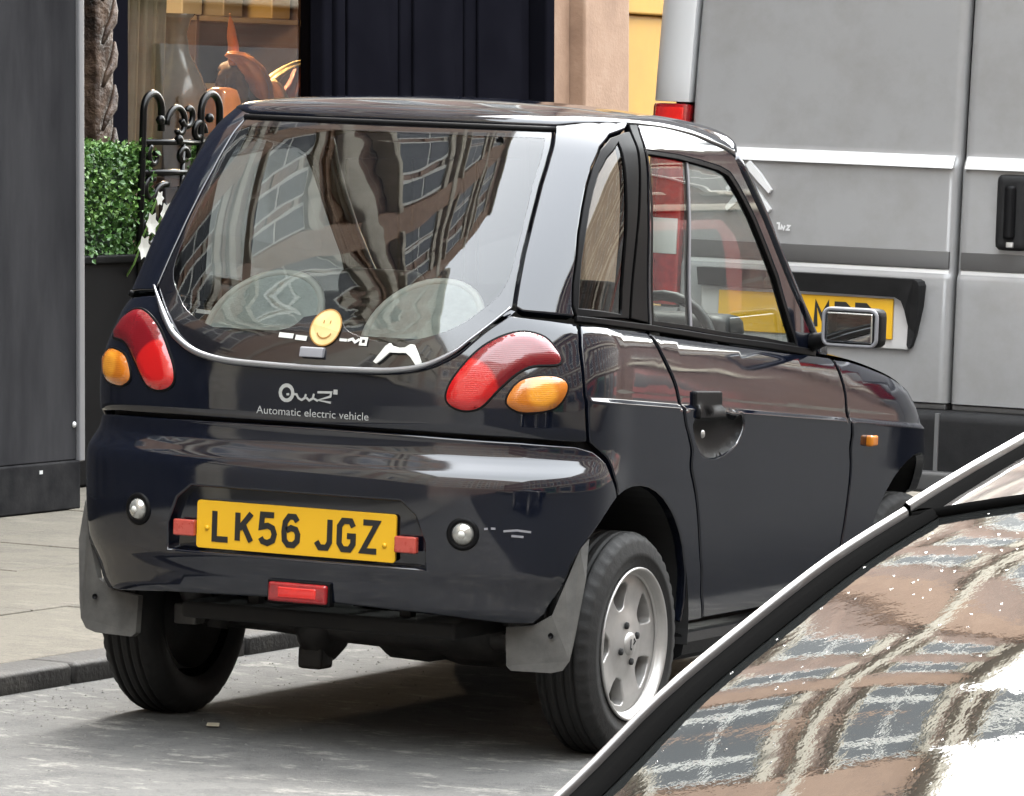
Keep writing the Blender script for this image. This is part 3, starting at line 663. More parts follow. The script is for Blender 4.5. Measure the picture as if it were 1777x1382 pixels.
# side panels, both sides
def kcr(p):
    y=B(*p)[1]; d=p[1]-crease(y); return y<-.3 or d<-.035 or d>.045
def crl(s,y0,y1):
    o=[]
    for dz in (-.022,-.004,.0005,.005,.0095,.014,.03):
        n=int((y1-y0)/.02)
        for i in range(n+1):
            y=y0+(y1-y0)*i/n; a,z=Bs(y,crease(y)+dz); o.append((s*a,z))
    return o
for s in (-1,1):
    f=(lambda l:l) if s>0 else mir
    q=[rear_seam[0]]+rear_seam[1:]+[(.700,.728),(.752,.700),Bs(-.168,.638),Bs(-.150,.609)]+arch_front[::-1][1:]+[Bs(.305,.278)]+door_rear[::-1]+beltl(.07,-.20,6)
    panel('quarter_panel',B,[f(q)],PAINT,car,h=.03,keep=kcr,extra=crl(s,-.29,.30),thick=.022,roll=.004,gap=.007)
    d=door_rear+[Bs(.8,.278)]+door_front[::-1]+beltl(1.18,.08,20)
    sc_=cat_rom([Bs(.275,.765),Bs(.40,.770),Bs(.545,.762),Bs(.53,.715),Bs(.45,.685),Bs(.36,.683),Bs(.295,.715)],True,4)
    dr=panel('door',B,[f(d),f(sc_)],PAINT,car,h=.03,keep=kcr,extra=crl(s,.10,1.3),thick=.022,roll=.005,gap=.011)
    # handle: scoop, lever, lock
    X=lambda y,z,o:Boff(s*Bs(y,z)[0],z,o)
    panel('handle_scoop',B,[f(sc_)],BLACKP,dr,h=.012,off=-.004,rim=False,gap=-.012,bulge=(-.012,.045))
    lv=[Bs(.275,.772),Bs(.275,.838),Bs(.43,.832),Bs(.43,.768)]
    hd=panel('door_handle',B,[f(lv)],BLACKP,dr,h=.015,off=.010,thick=.02,roll=.005,gap=0)
    lathe('door_lock',[(0,.003),(.008,.003),(.010,.0)],SILVER,dr,seg=16,axis='z').matrix_world=Matrix.Translation(X(.31,.735,.003))@Vector((s,0,0)).to_track_quat('Z','Y').to_matrix().to_4x4()
    # front wing
    ya=1.73;za=.27;ra=.345
    w=door_front[::-1]+[Bs(y,belt(y)-.001) for y in (1.3,1.4,1.5,1.6,1.7,1.8,1.9,1.98,2.04)]+[Bs(2.06,.60),Bs(2.06,.55),Bs(2.06,.48)]+[Bs(ya+ra*math.cos(R(t)),za+ra*math.sin(R(t))) for t in range(42,179,8)]+[Bs(1.385,.278)]
    wg=panel('front_wing',B,[f(w)],PAINT,car,h=.035,keep=kcr,extra=crl(s,1.15,2.05),thick=.022,roll=.004,gap=.010)
    rp=box('side_repeater',(-.012,-.020,-.014),(.012,.020,.014),AMB,wg,bev=.007,seg=3); rp.location=Boff(s*Bs(1.36,.672)[0],.672,.006)
    # sill
    V=[];F=[];ys=[.31+(1.40-.31)*i/12 for i in range(13)]
    sec=[(.600,.262),(.628,.255),(.636,.235),(.630,.205),(.606,.190),(.55,.188),(.55,.262)]
    for y in ys:
        for x,z in sec: V.append((s*x,y,z))
    k=len(sec)
    for i in range(12):
        for j in range(k): F.append((i*k+j,i*k+(j+1)%k,(i+1)*k+(j+1)%k,(i+1)*k+j))
    F+= [tuple(range(k)),tuple(12*k+j for j in range(k))]
    obj('sill',V,F,BLACKP,car)
    # mud flap
    mf=[(.664,-.300,.522),(.668,-.318,.43),(.652,-.334,.29),(.644,-.338,.245),(.628,-.340,.222),(.600,-.342,.214),(.500,-.346,.212),(.488,-.346,.222),(.484,-.346,.31),(.550,-.346,.318),(.598,-.344,.345),(.625,-.335,.42),(.648,-.312,.50)]
    V=[(s*x,y,z) for x,y,z in mf]+[(s*(x-.006),y+.012,z) for x,y,z in mf]; k=len(mf)
    mfl=obj('mud_flap',V,[tuple(range(k)),tuple(range(2*k-1,k-1,-1))]+[(i,(i+1)%k,k+(i+1)%k,k+i) for i in range(k)],FLAP,car)
    V=[(s*x,y-.004,z) for x,y,z in [(.510,-.351,.222),(.640,-.343,.228),(.655,-.339,.245),(.655,-.339,.262),(.508,-.351,.256)]]
    # wheel arch liners
    for yc,zc,rr in ((AY,AZ,.352),(1.73,.27,.352)):
        V=[];F=[]
        for i in range(25):
            t=R(-8+(152 if yc<1 else 196)*i/24)
            yy,zz=yc+rr*math.cos(t),zc+rr*math.sin(t)
            for x in ((.645 if yc<1 else max(.37,wB(max(.25,zz),yy)-.025)),.36): V.append((s*x,yy,zz))
        for i in range(24): F.append((2*i,2*i+1,2*i+3,2*i+2))
        b=len(V); V.append((s*.36,yc,zc))
        for i in range(24): F.append((2*i+1,b,2*i+3))
        obj('wheel_arch_liner',V,F,DARKIN,car)
# greenhouse
def gl(s): return (lambda l:l) if s>0 else mir
edge=[(0.436,1.440),(0.429,1.380),(0.426,1.319),(0.428,1.240),(0.432,1.162),(0.440,1.080),(0.444,1.040)]
gb=[Gr(x,z) for x,z in cat_rom([(0,.884),(.1,.885),(.215,.889),(.297,.904),(.359,.937),(.393,.967),(.425,.998),(.452,1.028)],k=4)]
rw=gb+edge[::-1]; rwl=rw+[(0,1.442)]+[(-a,z) for a,z in rw[::-1]][:-1]
cl_r=[(0.418,1.424),(0.412,1.319),(0.418,1.190),(0.416,1.083),(0.368,1.022),(0.328,0.990),(.271,.966),(.20,.950),(.153,.951),(.085,.968),(.055,.995),(.020,1.006)]
cl=cl_r+[(-a+.0,z) for a,z in cl_r[::-1]][0:]
clp=[(.020,1.006)]; 
clear=[cl_r[0]]+cat_rom(cl_r[1:],False,4)+cat_rom([(-a+.02,z) if a<.1 else (-a,z) for a,z in cl_r[::-1]][1:-1],False,4)+[(-.423,1.424)]
fr=panel('rear_window',G,[rwl,clear],FRIT,car,h=.03,thick=.006,roll=.0004,gap=.001)
panel('window_pane',G,[clear],REARGLASS,fr,h=.03,off=-.0004,rim=False,gap=-.002)
# things stuck to the rear window
def onG(x,z,o=.003):
    a,zz=Gr(x,z); return Goff(a,zz,o)
sm=[onG(.030+.039*math.cos(t*math.pi/16),.972+.041*math.sin(t*math.pi/16),.0035) for t in range(32)]
V=sm+[v+Vector((0,.002,0)) for v in sm]; SMY=noise_mat('smiley_yellow',[(.3,(.52,.37,.13)),(.7,(.58,.44,.21))],scale=30,rough=(.4,.5)); SMO=mat('smiley_ink',(.26,.12,.015),.5)
smo=obj('smiley_sticker',V,[tuple(range(32))]+[(i,32+i,32+(i+1)%32,(i+1)%32) for i in range(32)],SMY,fr)
for nm,ln in (('smile',[(.030+.020*math.cos(R(t)),.968+.020*math.sin(R(t))) for t in range(205,336,13)]),('eye',[(.022,.988),(.022,.981)]),('eye',[(.039,.988),(.039,.981)])):
    V,F=ribbons([ln],.0032,lambda x,z,k:onG(x,z,.0043)); obj(nm,V,F,SMO,smo)
V,F=ribbons([[(.030+.0385*math.cos(t*math.pi/16),.972+.0405*math.sin(t*math.pi/16)) for t in range(32)]+[(.0685,.972)]],.003,lambda x,z,k:onG(x,z,.0041)); obj('smiley_rim',V,F,SMO,smo)
box('window_catch',(-.020,-.452,.905),(.040,-.432,.928),GREYST,fr,bev=.003,fn=lambda c:(c[0],c[1]+(c[2]-.905)*.25,c[2]))
V,F=ribbons([[(-.086,.9505),(-.048,.949)],[(-.042,.947),(-.012,.9455)]],.011,lambda x,z,k:onG(x,z,.003)); obj('sticker_lettering',V,F,WHITE,fr)
V,F=ribbons([[(.073,.9475),(.092,.947)],[(.094,.9465),(.106,.9505),(.114,.944),(.124,.951)],[(.128,.9535),(.128,.940),(.142,.940),(.142,.9535),(.128,.9535)]],.006,lambda x,z,k:onG(x,z,.003+.0002*k)); obj('sticker_lettering',V,F,WHITE,fr)
bone=[(.172,.902),(.178,.911),(.196,.938),(.204,.944),(.211,.938),(.228,.935),(.245,.937),(.255,.944),(.264,.943),(.277,.925),(.288,.906),(.286,.899),(.278,.900),(.262,.917),(.250,.925),(.230,.924),(.209,.924),(.190,.905),(.180,.898)]
bq=[onG(x,z,.010) for x,z in bone];k=len(bone)
obj('tailgate_pull',bq+[v+Vector((0,.009,0)) for v in bq],[tuple(range(k))]+[(i,k+i,k+(i+1)%k,(i+1)%k) for i in range(k)],WHITE,fr)
# little wiper nozzle / brake light spot at the top of the glass
lathe('washer_nozzle',[(0,.006),(.008,.005),(.010,0)],SEAL,fr,seg=12,axis='y').location=onG(.300,1.412,.003)
qo=[(0.581,1.049),(0.568,1.100),(0.560,1.153),(0.547,1.210),(0.540,1.270),(0.537,1.320),(0.540,1.365),(0.554,1.408),(0.584,1.436),(0.636,1.450)]
qg=[(0.603,1.046),(0.589,1.100),(0.577,1.153),(0.568,1.210),(0.561,1.265),(0.559,1.310),(0.561,1.350),(0.576,1.386),(0.607,1.418),(0.700,1.225),(0.789,1.029)]
for s in (-1,1):
    f=gl(s)
    cp=[(0.442,1.474)]+[(a+.0045,z) for a,z in edge]+[(0.467,1.031),(0.516,1.028),(0.597,1.021)]+qo+[(0.657,1.474)]
    panel('rear_pillar',G,[f(cp)],PAINT,car,h=.02,thick=.03,roll=.005,gap=.004)
    wf=[(0.599,1.022)]+qo[0:]+[(0.657,1.452),(0.740,1.270),(0.845,1.012)]
    qf=panel('quarter_window',G,[f(wf),f(qg)],SEAL,car,h=.02,off=-.003,thick=.02,roll=.004,gap=.002)
    panel('window_pane',G,[f(qg)],QGLASS,qf,h=.03,off=-.008,rim=False,gap=-.006)
    bp=[(0.845,1.012),(0.740,1.270),(0.644,1.474),(0.689,1.474),(0.708,1.410),(0.800,1.250),(0.956,0.998)]
    panel('centre_pillar',G,[f(bp)],SEAL,car,h=.02,off=-.001,thick=.02,roll=.004,gap=.003)
    top=[(0.689,1.466),(0.800,1.463),(0.889,1.456),(1.000,1.443),(1.097,1.424),(1.180,1.408),(1.232,1.392),(1.290,1.352),(1.344,1.320),(1.480,1.240),(1.621,1.154),(1.763,1.068),(1.915,0.980),(1.999,0.930),(2.011,0.905)]
    bot=[(1.940,0.905),(1.679,0.927),(1.420,0.948),(1.167,0.972),(0.957,0.991)]
    dwg=[(0.975,1.000),(0.800,1.280),(0.716,1.402),(0.902,1.391),(1.030,1.378),(1.149,1.364),(1.215,1.350),(1.274,1.322),(1.345,1.285),(1.425,1.240),(1.551,1.163),(1.657,1.097),(1.756,1.018),(1.844,0.950),(1.869,0.922),(1.642,0.944),(1.399,0.963),(1.154,0.986)]
    df=panel('door_window_frame',G,[f([(0.708,1.410)]+top+bot+[(0.800,1.250)]),f(dwg)],PAINT,car,h=.02,thick=.025,roll=.004,gap=.003)
    panel('window_pane',G,[f(dwg)],GLASS,df,h=.04,off=-.010,rim=False,gap=-.006)
    o=panel('window_seal',G,[f(offset_loop(dwg if area(dwg)>0 else dwg[::-1],.003)[0]),f(offset_loop(dwg if area(dwg)>0 else dwg[::-1],-.007)[0])],SEAL,df,h=.02,off=-.001,thick=.012,roll=.001,gap=0)
    bs=[(2.005,0.912),(1.939,0.915),(1.678,0.938),(1.419,0.958),(1.155,0.981),(0.966,0.998),(0.596,1.026)]; bs2=[(0.597,1.011),(0.970,0.982),(1.158,0.966),(1.421,0.942),(1.680,0.921),(1.941,0.897),(2.007,0.890)]
    panel('belt_seal',G,[f(bs+bs2)],SEAL,car,h=.02,off=.004,thick=.012,roll=.003,gap=0)
    dv=[(0.958,1.385),(0.970,1.384),(1.228,0.976),(1.211,0.978)]
    panel('window_divider',G,[f(dv)],GREYST,df,h=.03,off=-.006,thick=.012,roll=.002,gap=0)
    # windscreen pillar
    ap=[G(s*a,z) for a,z in [(1.232,1.386),(1.290,1.356),(1.344,1.323),(1.480,1.243),(1.621,1.157),(1.763,1.071),(1.914,0.983),(1.998,0.933),(2.026,0.900)]]
    ap=[Vector(p)+Vector((-s*.016,.014,.0)) for p in ap]
    tube('windscreen_pillar',ap,.021,PAINT,car,sides=10)
# roof
out=[]
for i in range(17): a,z=.0+(.442)*i/16,1.453; out.append(Vector(G(a,z)))
for a,z in ((0.465,1.455),(0.495,1.459),(0.554,1.462),(0.604,1.463),(0.657,1.463)): out.append(Vector(G(a,z)))
for a,z in cat_rom([(0.700,1.462),(0.800,1.457),(0.889,1.450),(1.000,1.437),(1.097,1.419),(1.180,1.404),(1.235,1.390)],k=3): out.append(Vector(G(a,z)))
e=out[-1]
for i in range(1,13):
    t=R(90*i/12); out.append(Vector((e.x*math.cos(t)**.75,e.y+.20*math.sin(t)**1.2,e.z+.075*math.sin(t))))
full=out+[Vector((-p.x,p.y,p.z)) for p in out[::-1][1:-1]]
ztop=spl((-.05,1.485),(.1,1.503),(.3,1.511),(.5,1.506),(.7,1.486),(.85,1.465))
V=[];F=[];NJ=14;n=len(full)
for p in full:
    sy=min(.62,max(.22,p.y)); 
    for j in range(NJ+1):
        ph=R(90*j/NJ)*.999; c=math.cos(ph)**(2/2.2); sn=math.sin(ph)**(2/2.2)
        x=p.x*c; y=sy+(p.y-sy)*c; z=p.z+(ztop(sy)-.004*(x/.5)**2-p.z)*sn
        V.append((x,y,z))
for i in range(n):
    for j in range(NJ):
        a=i*(NJ+1)+j;b=((i+1)%n)*(NJ+1)+j; F.append((a,b,b+1,a+1))
# a short lip turned in below the roof edge
b0=len(V)
for p in full: V.append((p.x*.97,p.y+(.02 if p.y<.1 else (-.02 if p.y>.6 else 0)),p.z-.012))
for i in range(n): F.append((i*(NJ+1),b0+i,b0+(i+1)%n,((i+1)%n)*(NJ+1)))
ROOFP=PAINT
rf=obj('roof',V,F,ROOFP,car,smooth=True)
tube('roof_seal',[G(a,1.4455) for a in [-.447+.894*i/30 for i in range(31)]],.008,SEAL,rf,sides=6)
# windscreen, cowl, bonnet, nose
V=[];F=[]
for j in range(9):
    t=j/8; ex=.585+.0*t; l=Vector(G(2.022-(2.022-1.235)*t,.905+(1.386-.905)*t)); ex=l.x-.02
    for i in range(17):
        q=-1+2*i/16; V.append((ex*q,l.y+.01+(.27-.07*t)*(1-abs(q)**2.4),l.z+.07*t*(1-q*q)))
for j in range(8):
    for i in range(16): F.append((j*17+i,j*17+i+1,(j+1)*17+i+1,(j+1)*17+i))
ws=obj('windscreen',V,F,GLASS,car,smooth=True)
zb=spl((1.0,.945),(1.3,.912),(1.5,.872),(1.7,.822),(1.85,.765),(2.0,.686),(2.1,.605),(2.18,.52))
V=[];F=[];NY=22;NX=20
for j in range(NY+1):
    y=1.08+(2.13-1.08)*j/NY; yy=y
    wd=wB(belt(y)-.001,y)-.002
    for i in range(NX+1):
        q=-1+2*i/NX; V.append((wd*q,y+.03*(1-q*q)*(j/NY)**3,belt(y)-.001+(max(.0,zb(y)-belt(y))+.012)*(1-abs(q)**3.2)))
for j in range(NY):
    for i in range(NX): F.append((j*(NX+1)+i,j*(NX+1)+i+1,(j+1)*(NX+1)+i+1,(j+1)*(NX+1)+i))
obj('bonnet',V,F,PAINT,car,smooth=True)
V=[];F=[];zs=[.26,.32,.38,.44,.50,.55,.59]
for z in zs:
    ye=yend_b(z)-.003
    for i in range(25):
        q=-1+2*i/24; y=2.05+(ye-2.05)*(1-q*q); V.append((math.copysign(wB(z,y),q) if abs(q)>1e-6 else 0,y,z))
for j in range(len(zs)-1):
    for i in range(24): F.append((j*25+i,j*25+i+1,(j+1)*25+i+1,(j+1)*25+i))
obj('front_bumper',V,F,PAINT,car,smooth=True)
for s in (-1,1):
    hl=lathe('headlamp',[(0,.03),(.04,.026),(.065,.012),(.072,0)],CLEAR,car,seg=24,axis='y'); hl.location=(s*.43,2.055,.66); hl.rotation_euler=(R(-25),0,0)
    # door mirror
    mi=box('door_mirror',(s*.735-.078,1.02,.924),(s*.735+.078,1.085,1.022),BLACKP,car,bev=.022,seg=3)
    box('mirror_glass',(s*.737-.062,1.012,.936),(s*.737+.062,1.0205,1.010),MIRROR,mi,bev=.004)
    V=rrect(.071,.045,.018)
    o=tube('mirror_rim',[(s*.737+x,1.0185,.973+z) for x,z in V],.0050,GREYST,mi,closed=True,sides=6)
    tube('mirror_arm',[(s*.60,1.075,.925),(s*.64,1.06,.935),(s*.675,1.05,.948)],[.026,.020,.018],BLACKP,mi,sides=8)
# inner shell, floor, underbody
V=[];F=[];idx={}
As=[-2.85+5.7*i/114 for i in range(115)];Zs=[.345+.039*j for j in range(17)]
for i,a in enumerate(As):
    for j,z in enumerate(Zs):
        y=B(a,z)[1]; zz=min(z,belt(y)-.02); P=Vector(B(a,zz))-Vector(normal(B,a,zz))*.032; V.append(P)
def cut(P):
    return math.hypot(P.y-AY,P.z-AZ)<.375 or math.hypot(P.y-1.73,P.z-.27)<.375
n=len(Zs)
for i in range(len(As)-1):
    for j in range(n-1):
        q=(i*n+j,(i+1)*n+j,(i+1)*n+j+1,i*n+j+1)
        c=(V[q[0]]+V[q[1]]+V[q[2]]+V[q[3]])/4
        if abs(c.x)>.3 and cut(c): continue
        F.append(q)
obj('inner_shell',V,F,DARKIN,car)
box('floor_pan',(-.36,-.36,.27),(.36,2.05,.31),DARKIN,car,bev=.01)
box('floor_side',(-.56,.34,.24),(-.36,1.36,.31),DARKIN,car,bev=.01); box('floor_side',(.36,.34,.24),(.56,1.36,.31),DARKIN,car,bev=.01)
box('parcel_shelf',(-.52,-.36,.80),(.52,.12,.82),DARKIN,car,bev=.006)
UB=noise_mat('oily_steel',[(.3,(.018,.017,.016)),(.7,(.045,.042,.040))],scale=16,rough=(.4,.7),bump=.3,bscale=40)
ax=tube('rear_axle',[(-.50,0,.245),(-.3,0,.245),(-.1,-.01,.24),(.1,-.01,.24),(.3,0,.245),(.50,0,.245)],[.030,.032,.038,.042,.034,.030],UB,car,sides=12)
lathe('motor_housing',[(0,-.17),(.075,-.168),(.095,-.14),(.098,-.05),(.088,0),(.098,.05),(.096,.14),(.07,.17),(0,.172)],UB,car,seg=24,axis='x').location=(.14,.05,.265)
lathe('gear_casing',[(0,-.05),(.06,-.045),(.085,-.02),(.085,.02),(.06,.045),(0,.05)],UB,car,seg=20,axis='x').location=(-.18,.02,.235)
box('drain_lug',(-.215,-.045,.135),(-.150,.02,.19),UB,car,bev=.01)
box('bumper_beam',(-.46,-.42,.350),(.46,-.36,.39),DARKIN,car,bev=.01)
for s in (-1,1):
    tube('trailing_arm',[(s*.44,-.20,.36),(s*.435,-.16,.30),(s*.43,-.08,.25),(s*.42,.35,.27)],[.030,.034,.030,.026],UB,car,sides=8)
    tube('shock_absorber',[(s*.41,-.09,.22),(s*.40,-.05,.52)],[.026,.030],UB,car,sides=10)
    box('arm_bracket',(s*.44-.03,-.20,.235),(s*.44+.03,-.15,.285),FLAP,car,bev=.006)
tube('track_rod',[(-.42,-.10,.30),(0,-.12,.325),(.42,-.10,.29)],.010,UB,car,sides=6)
for s in (-1,1):
    coil=[(s*.405+.036*math.cos(t*.55),-.055+.036*math.sin(t*.55),.27+.20*t/70) for t in range(71)]
    tube('coil_spring',coil,.006,UB,car,sides=6)
    tube('brake_hose',cat_rom([(s*.50,-.04,.27),(s*.46,-.10,.31),(s*.38,-.13,.30),(s*.30,-.12,.345)],k=5),.0055,SEAL,car,sides=6)
    box('spring_seat',(s*.405-.05,-.11,.258),(s*.405+.05,.0,.268),UB,car,bev=.003); box('exhaust_bracket' if False else 'hanger_bracket',(s*.20-.015,-.30,.29),(s*.20+.015,-.27,.36),UB,car,bev=.003)
    lathe('flap_screw',[(0,.004),(.006,.003),(.007,0)],SEAL,car,seg=10,axis='y').location=(s*.60,-.351,.300)
tube('wiring_loom',cat_rom([(-.40,-.18,.345),(-.25,-.20,.315),(-.05,-.19,.335),(.12,-.20,.305),(.30,-.18,.34)],k=6),.008,SEAL,car,sides=6)
box('battery_tray',(-.34,.40,.215),(.34,1.25,.268),UB,car,bev=.008)
for x in (-.28,-.10,.08,.26): box('tray_rib',(x-.012,-.31,.325),(x+.012,-.05,.345),UB,car,bev=.003)
# seats, dash, wheel
for x in (-.25,.25):
    bm=bmesh.new(); bmesh.ops.create_cube(bm,size=1)
    for v in bm.verts: v.co=Vector((x+v.co.x*.40,.02+v.co.y*.12,.84+v.co.z*.26))
    bmesh.ops.bevel(bm,geom=list(bm.edges),offset=.05,segments=3,affect='EDGES')
    bmesh.ops.subdivide_edges(bm,edges=list(bm.edges),cuts=1,use_grid_fill=True)
    o=bmo('rear_seat_cushion',bm,SEATD,car,smooth=True)
    V=[];F=[];NR=8;NA=26; x0=-.205 if x<0 else .212
    for i in range(NR+1):                           # rounded shell of the rear seat back just behind the glass
        r=i/NR
        for k in range(NA):
            t=2*math.pi*k/NA; V.append((x0+.140*r*math.cos(t),-.285-.035*(1-r*r)+.11*(r*math.sin(t)),.975+.108*r*math.sin(t)))
    for i in range(NR):
        for k in range(NA): F.append((i*NA+k,i*NA+(k+1)%NA,(i+1)*NA+(k+1)%NA,(i+1)*NA+k))
    o=obj('rear_seat_back',V,F,SEATG,car,smooth=True)
    tube('seat_piping',[(x0+.140*math.cos(t*math.pi/20),-.285+.11*math.sin(t*math.pi/20),.975+.108*math.sin(t*math.pi/20)) for t in range(-2,23)],.010,WHITE,o,sides=6)
for x in (-.27,.27):
    st=box('seat_back',(x-.19,.50,.42),(x+.19,.62,1.02),SEATD,car,bev=.05,seg=4,fn=lambda c:(c[0]*1+0,c[1]-(c[2]-.42)*.18,c[2]))
    box('headrest',(x-.11,.39,1.00),(x+.11,.47,1.08),SEATD,st,bev=.035,seg=3)
    box('seat_cushion',(x-.20,.58,.38),(x+.20,1.0,.50),SEATD,car,bev=.04,seg=3)
db=box('dashboard',(-.56,1.05,.68),(.56,1.34,.93),BLACKP,car,bev=.05,seg=3)
box('instrument_binnacle',(.14,1.00,.90),(.40,1.16,.985),BLACKP,db,bev=.04,seg=3)
swp=[]
for t in range(28):
    a=2*math.pi*t/28; swp.append((.27+.165*math.cos(a),.86+.06*math.sin(a),.88+.152*math.sin(a)))
sw=tube('steering_wheel',swp,.014,BLACKP,car,closed=True,sides=8)
tubes('wheel_spokes',[([(.27,.87,.88),(.12,.855,.87)],.014),([(.27,.87,.88),(.42,.855,.87)],.014),([(.27,.88,.88),(.27,1.1,.80)],.022)],BLACKP,sw)
# ------------------------------------------------------------------ wheels
def make_wheel(par):
    w=bpy.data.objects.new('wheel',None); COL.objects.link(w); w.parent=par; w.empty_display_size=.1
    h=.072
    prof=[(.170,-h+.012),(.185,-h),(.215,-h-.003),(.238,-h+.004),(.252,-h+.014),(.2585,-.050)]
    for g in (-.036,-.012,.012,.036): prof+= [(.2605,g-.008),(.2605,g-.004),(.254,g-.0035),(.254,g+.0035),(.2605,g+.004),(.2605,g+.008)]
    prof+=[(.2585,.050),(.252,h-.014),(.246,h-.006),(.238,h-.004),(.215,h+.003),(.205,h+.004),(.203,h+.002),(.185,h),(.176,h-.006),(.168,h-.014)]
    n=len(prof)
    def fn(i,j,r,x):
        if 4<=j<=6 or n-10<=j<=n-7:
            if i%3==0: r-=.0045
        return r,x
    t=lathe('tyre',prof,TYRE,w,seg=132,axis='x',fn=fn)
    for v in t.data.vertices:
        if v.co.z<-.2575: v.co.x*=1+.25*(-.2575-v.co.z)/.01; v.co.z=-.2575
    lathe('rim',[(.150,-.05),(.160,.02),(.162,.045),(.1655,.058),(.168,h-.010),(.173,h-.005),(.179,h-.001),(.180,h+.003),(.177,h+.006),(.1725,h+.003),(.169,h-.006),(.166,h-.015),(.160,h-.019)],SILVER,w,seg=72,axis='x')
    def dish(a,z):
        r=math.hypot(a,z); x=.056-.005*smooth(.10,.16,r)+.008*(1-smooth(.0,.06,r))-.006*smooth(.05,.09,r)*(1-smooth(.10,.14,r))
        return (x,a,z)
    outer=[(.165*math.cos(R(t)),.165*math.sin(R(t))) for t in range(0,360,6)]
    holes=[]
    for k in range(5):
        c=R(108+72*k); pts=[(.088,-9),(.096,-12),(.122,-17),(.137,-17.5),(.144,-13),(.146,0),(.144,13),(.137,17.5),(.122,17),(.096,12),(.088,9),(.085,0)]
        holes.append([(r*math.cos(c+R(d)),r*math.sin(c+R(d))) for r,d in pts])
    sp=panel('spoke_disc',dish,[outer]+holes,SILVER,w,h=.012,thick=.034,roll=.004,gap=0)
    lathe('brake_drum',[(0,.010),(.10,.010),(.148,.008),(.150,-.05)],UB,w,seg=32,axis='x')
    lathe('hub_cap',[(0,.070),(.018,.069),(.026,.066),(.028,.060)],SILVER,w,seg=24,axis='x')
    for k in range(4):
        an=R(20+90*k); b_=lathe('lug_recess',[(0,.0635),(.008,.0635),(.0085,.058)],DARKIN,w,seg=12,axis='x'); b_.location=(0,.046*math.cos(an),.046*math.sin(an))
    V,F=ribbons([[(-.010,.012),(-.012,-.010),(-.004,-.013)],[(.004,.013),(.012,.005),(.002,-.002)]],.0055,lambda a,z,k:(.0706,a,z)); obj('hub_emblem',V,F,DARKIN,w)
    return w
w0=make_wheel(car); w0.location=(.575,0,.2575)
w1=copy_tree(w0,car); w1.location=(-.575,0,.2575); w1.rotation_euler=(0,0,math.pi)
w2=copy_tree(w0,car); w2.location=(.560,1.71,.2575); w2.rotation_euler=(R(20),0,R(-4))
w3=copy_tree(w0,car); w3.location=(-.560,1.71,.2575); w3.rotation_euler=(R(40),0,math.pi-R(4))
# ------------------------------------------------------------------ the grey van parked ahead
VAN=noise_mat('van_grey',[(.3,(.235,.235,.236)),(.7,(.255,.255,.256))],scale=1.5,rough=(.34,.42),coat=.55,coat_rough=.06)
dusty(VAN,.04,.18,3.5,((.15,.14,.125),.55))
VPL=noise_mat('van_bumper_plastic',[(.3,(.012,.012,.0125)),(.7,(.019,.019,.0195))],scale=20,rough=(.5,.65),bump=.08,bscale=120)
VPL.node_tree.nodes['Principled BSDF'].inputs['Specular IOR Level'].default_value=.15
VDK=mat('van_dark_strip',(.068,.066,.065),.4)
VCH=mat('van_strip_and_sheen',(.58,.58,.575),.3,coat=.4)  # pale strip colour; on the door crease it also paints the sky highlight
VLW=mat('lamp_white_lens',(.50,.50,.48),.2,coat=1)
van=thing('panel_van','large silver grey panel van with twin rear doors parked nose out ahead of the small car','van',(0,3.05,0))
van['label']='large silver grey panel van with twin rear doors parked beyond the small car'
XL,XR,XC=-.805,1.245,.217
def vx(x,y,z):        # the body narrows a little towards its roof
    t=max(0,(z-.9)/1.7); k=1-.055*t*t; return (XC+(x-XC)*k, y+.10*t*t, z)
def vsheet(name,x0,x1,z0,z1,m,par,y=0.,th=.02,nz=10,nx=4,bev=.006,fn=None):
    V=[];F=[]
    def pt(i,j,d): 
        x=x0+(x1-x0)*i/nx; z=z0+(z1-z0)*j/nz; e=0
        if fn: e=fn(x,z)
        return vx(x,y+d+e,z)
    for d in (0,th):
        for j in range(nz+1):
            for i in range(nx+1): V.append(pt(i,j,d))
    n=nx+1;o=n*(nz+1)
    for j in range(nz):
        for i in range(nx):
            F.append((j*n+i,j*n+i+1,(j+1)*n+i+1,(j+1)*n+i)); F.append((o+j*n+i,o+(j+1)*n+i,o+(j+1)*n+i+1,o+j*n+i+1))
    for i in range(nx): F.append((i,o+i,o+i+1,i+1)); F.append((nz*n+i,nz*n+i+1,o+nz*n+i+1,o+nz*n+i))
    for j in range(nz): F.append((j*n,(j+1)*n,o+(j+1)*n,o+j*n)); F.append((j*n+nx,o+j*n+nx,o+(j+1)*n+nx,(j+1)*n+nx))
    me=obj(name,V,F,m,par); bm=bmesh.new(); bm.from_mesh(me.data)
    eg=[e for e in bm.edges if e.calc_face_angle(0)>R(60)]
    if bev: bmesh.ops.bevel(bm,geom=eg,offset=bev,segments=2,affect='EDGES',profile=.6)
    bm.to_mesh(me.data); bm.free(); me.data.polygons.foreach_set('use_smooth',[True]*len(me.data.polygons)); me.data.set_sharp_from_angle(angle=R(38))
    return me
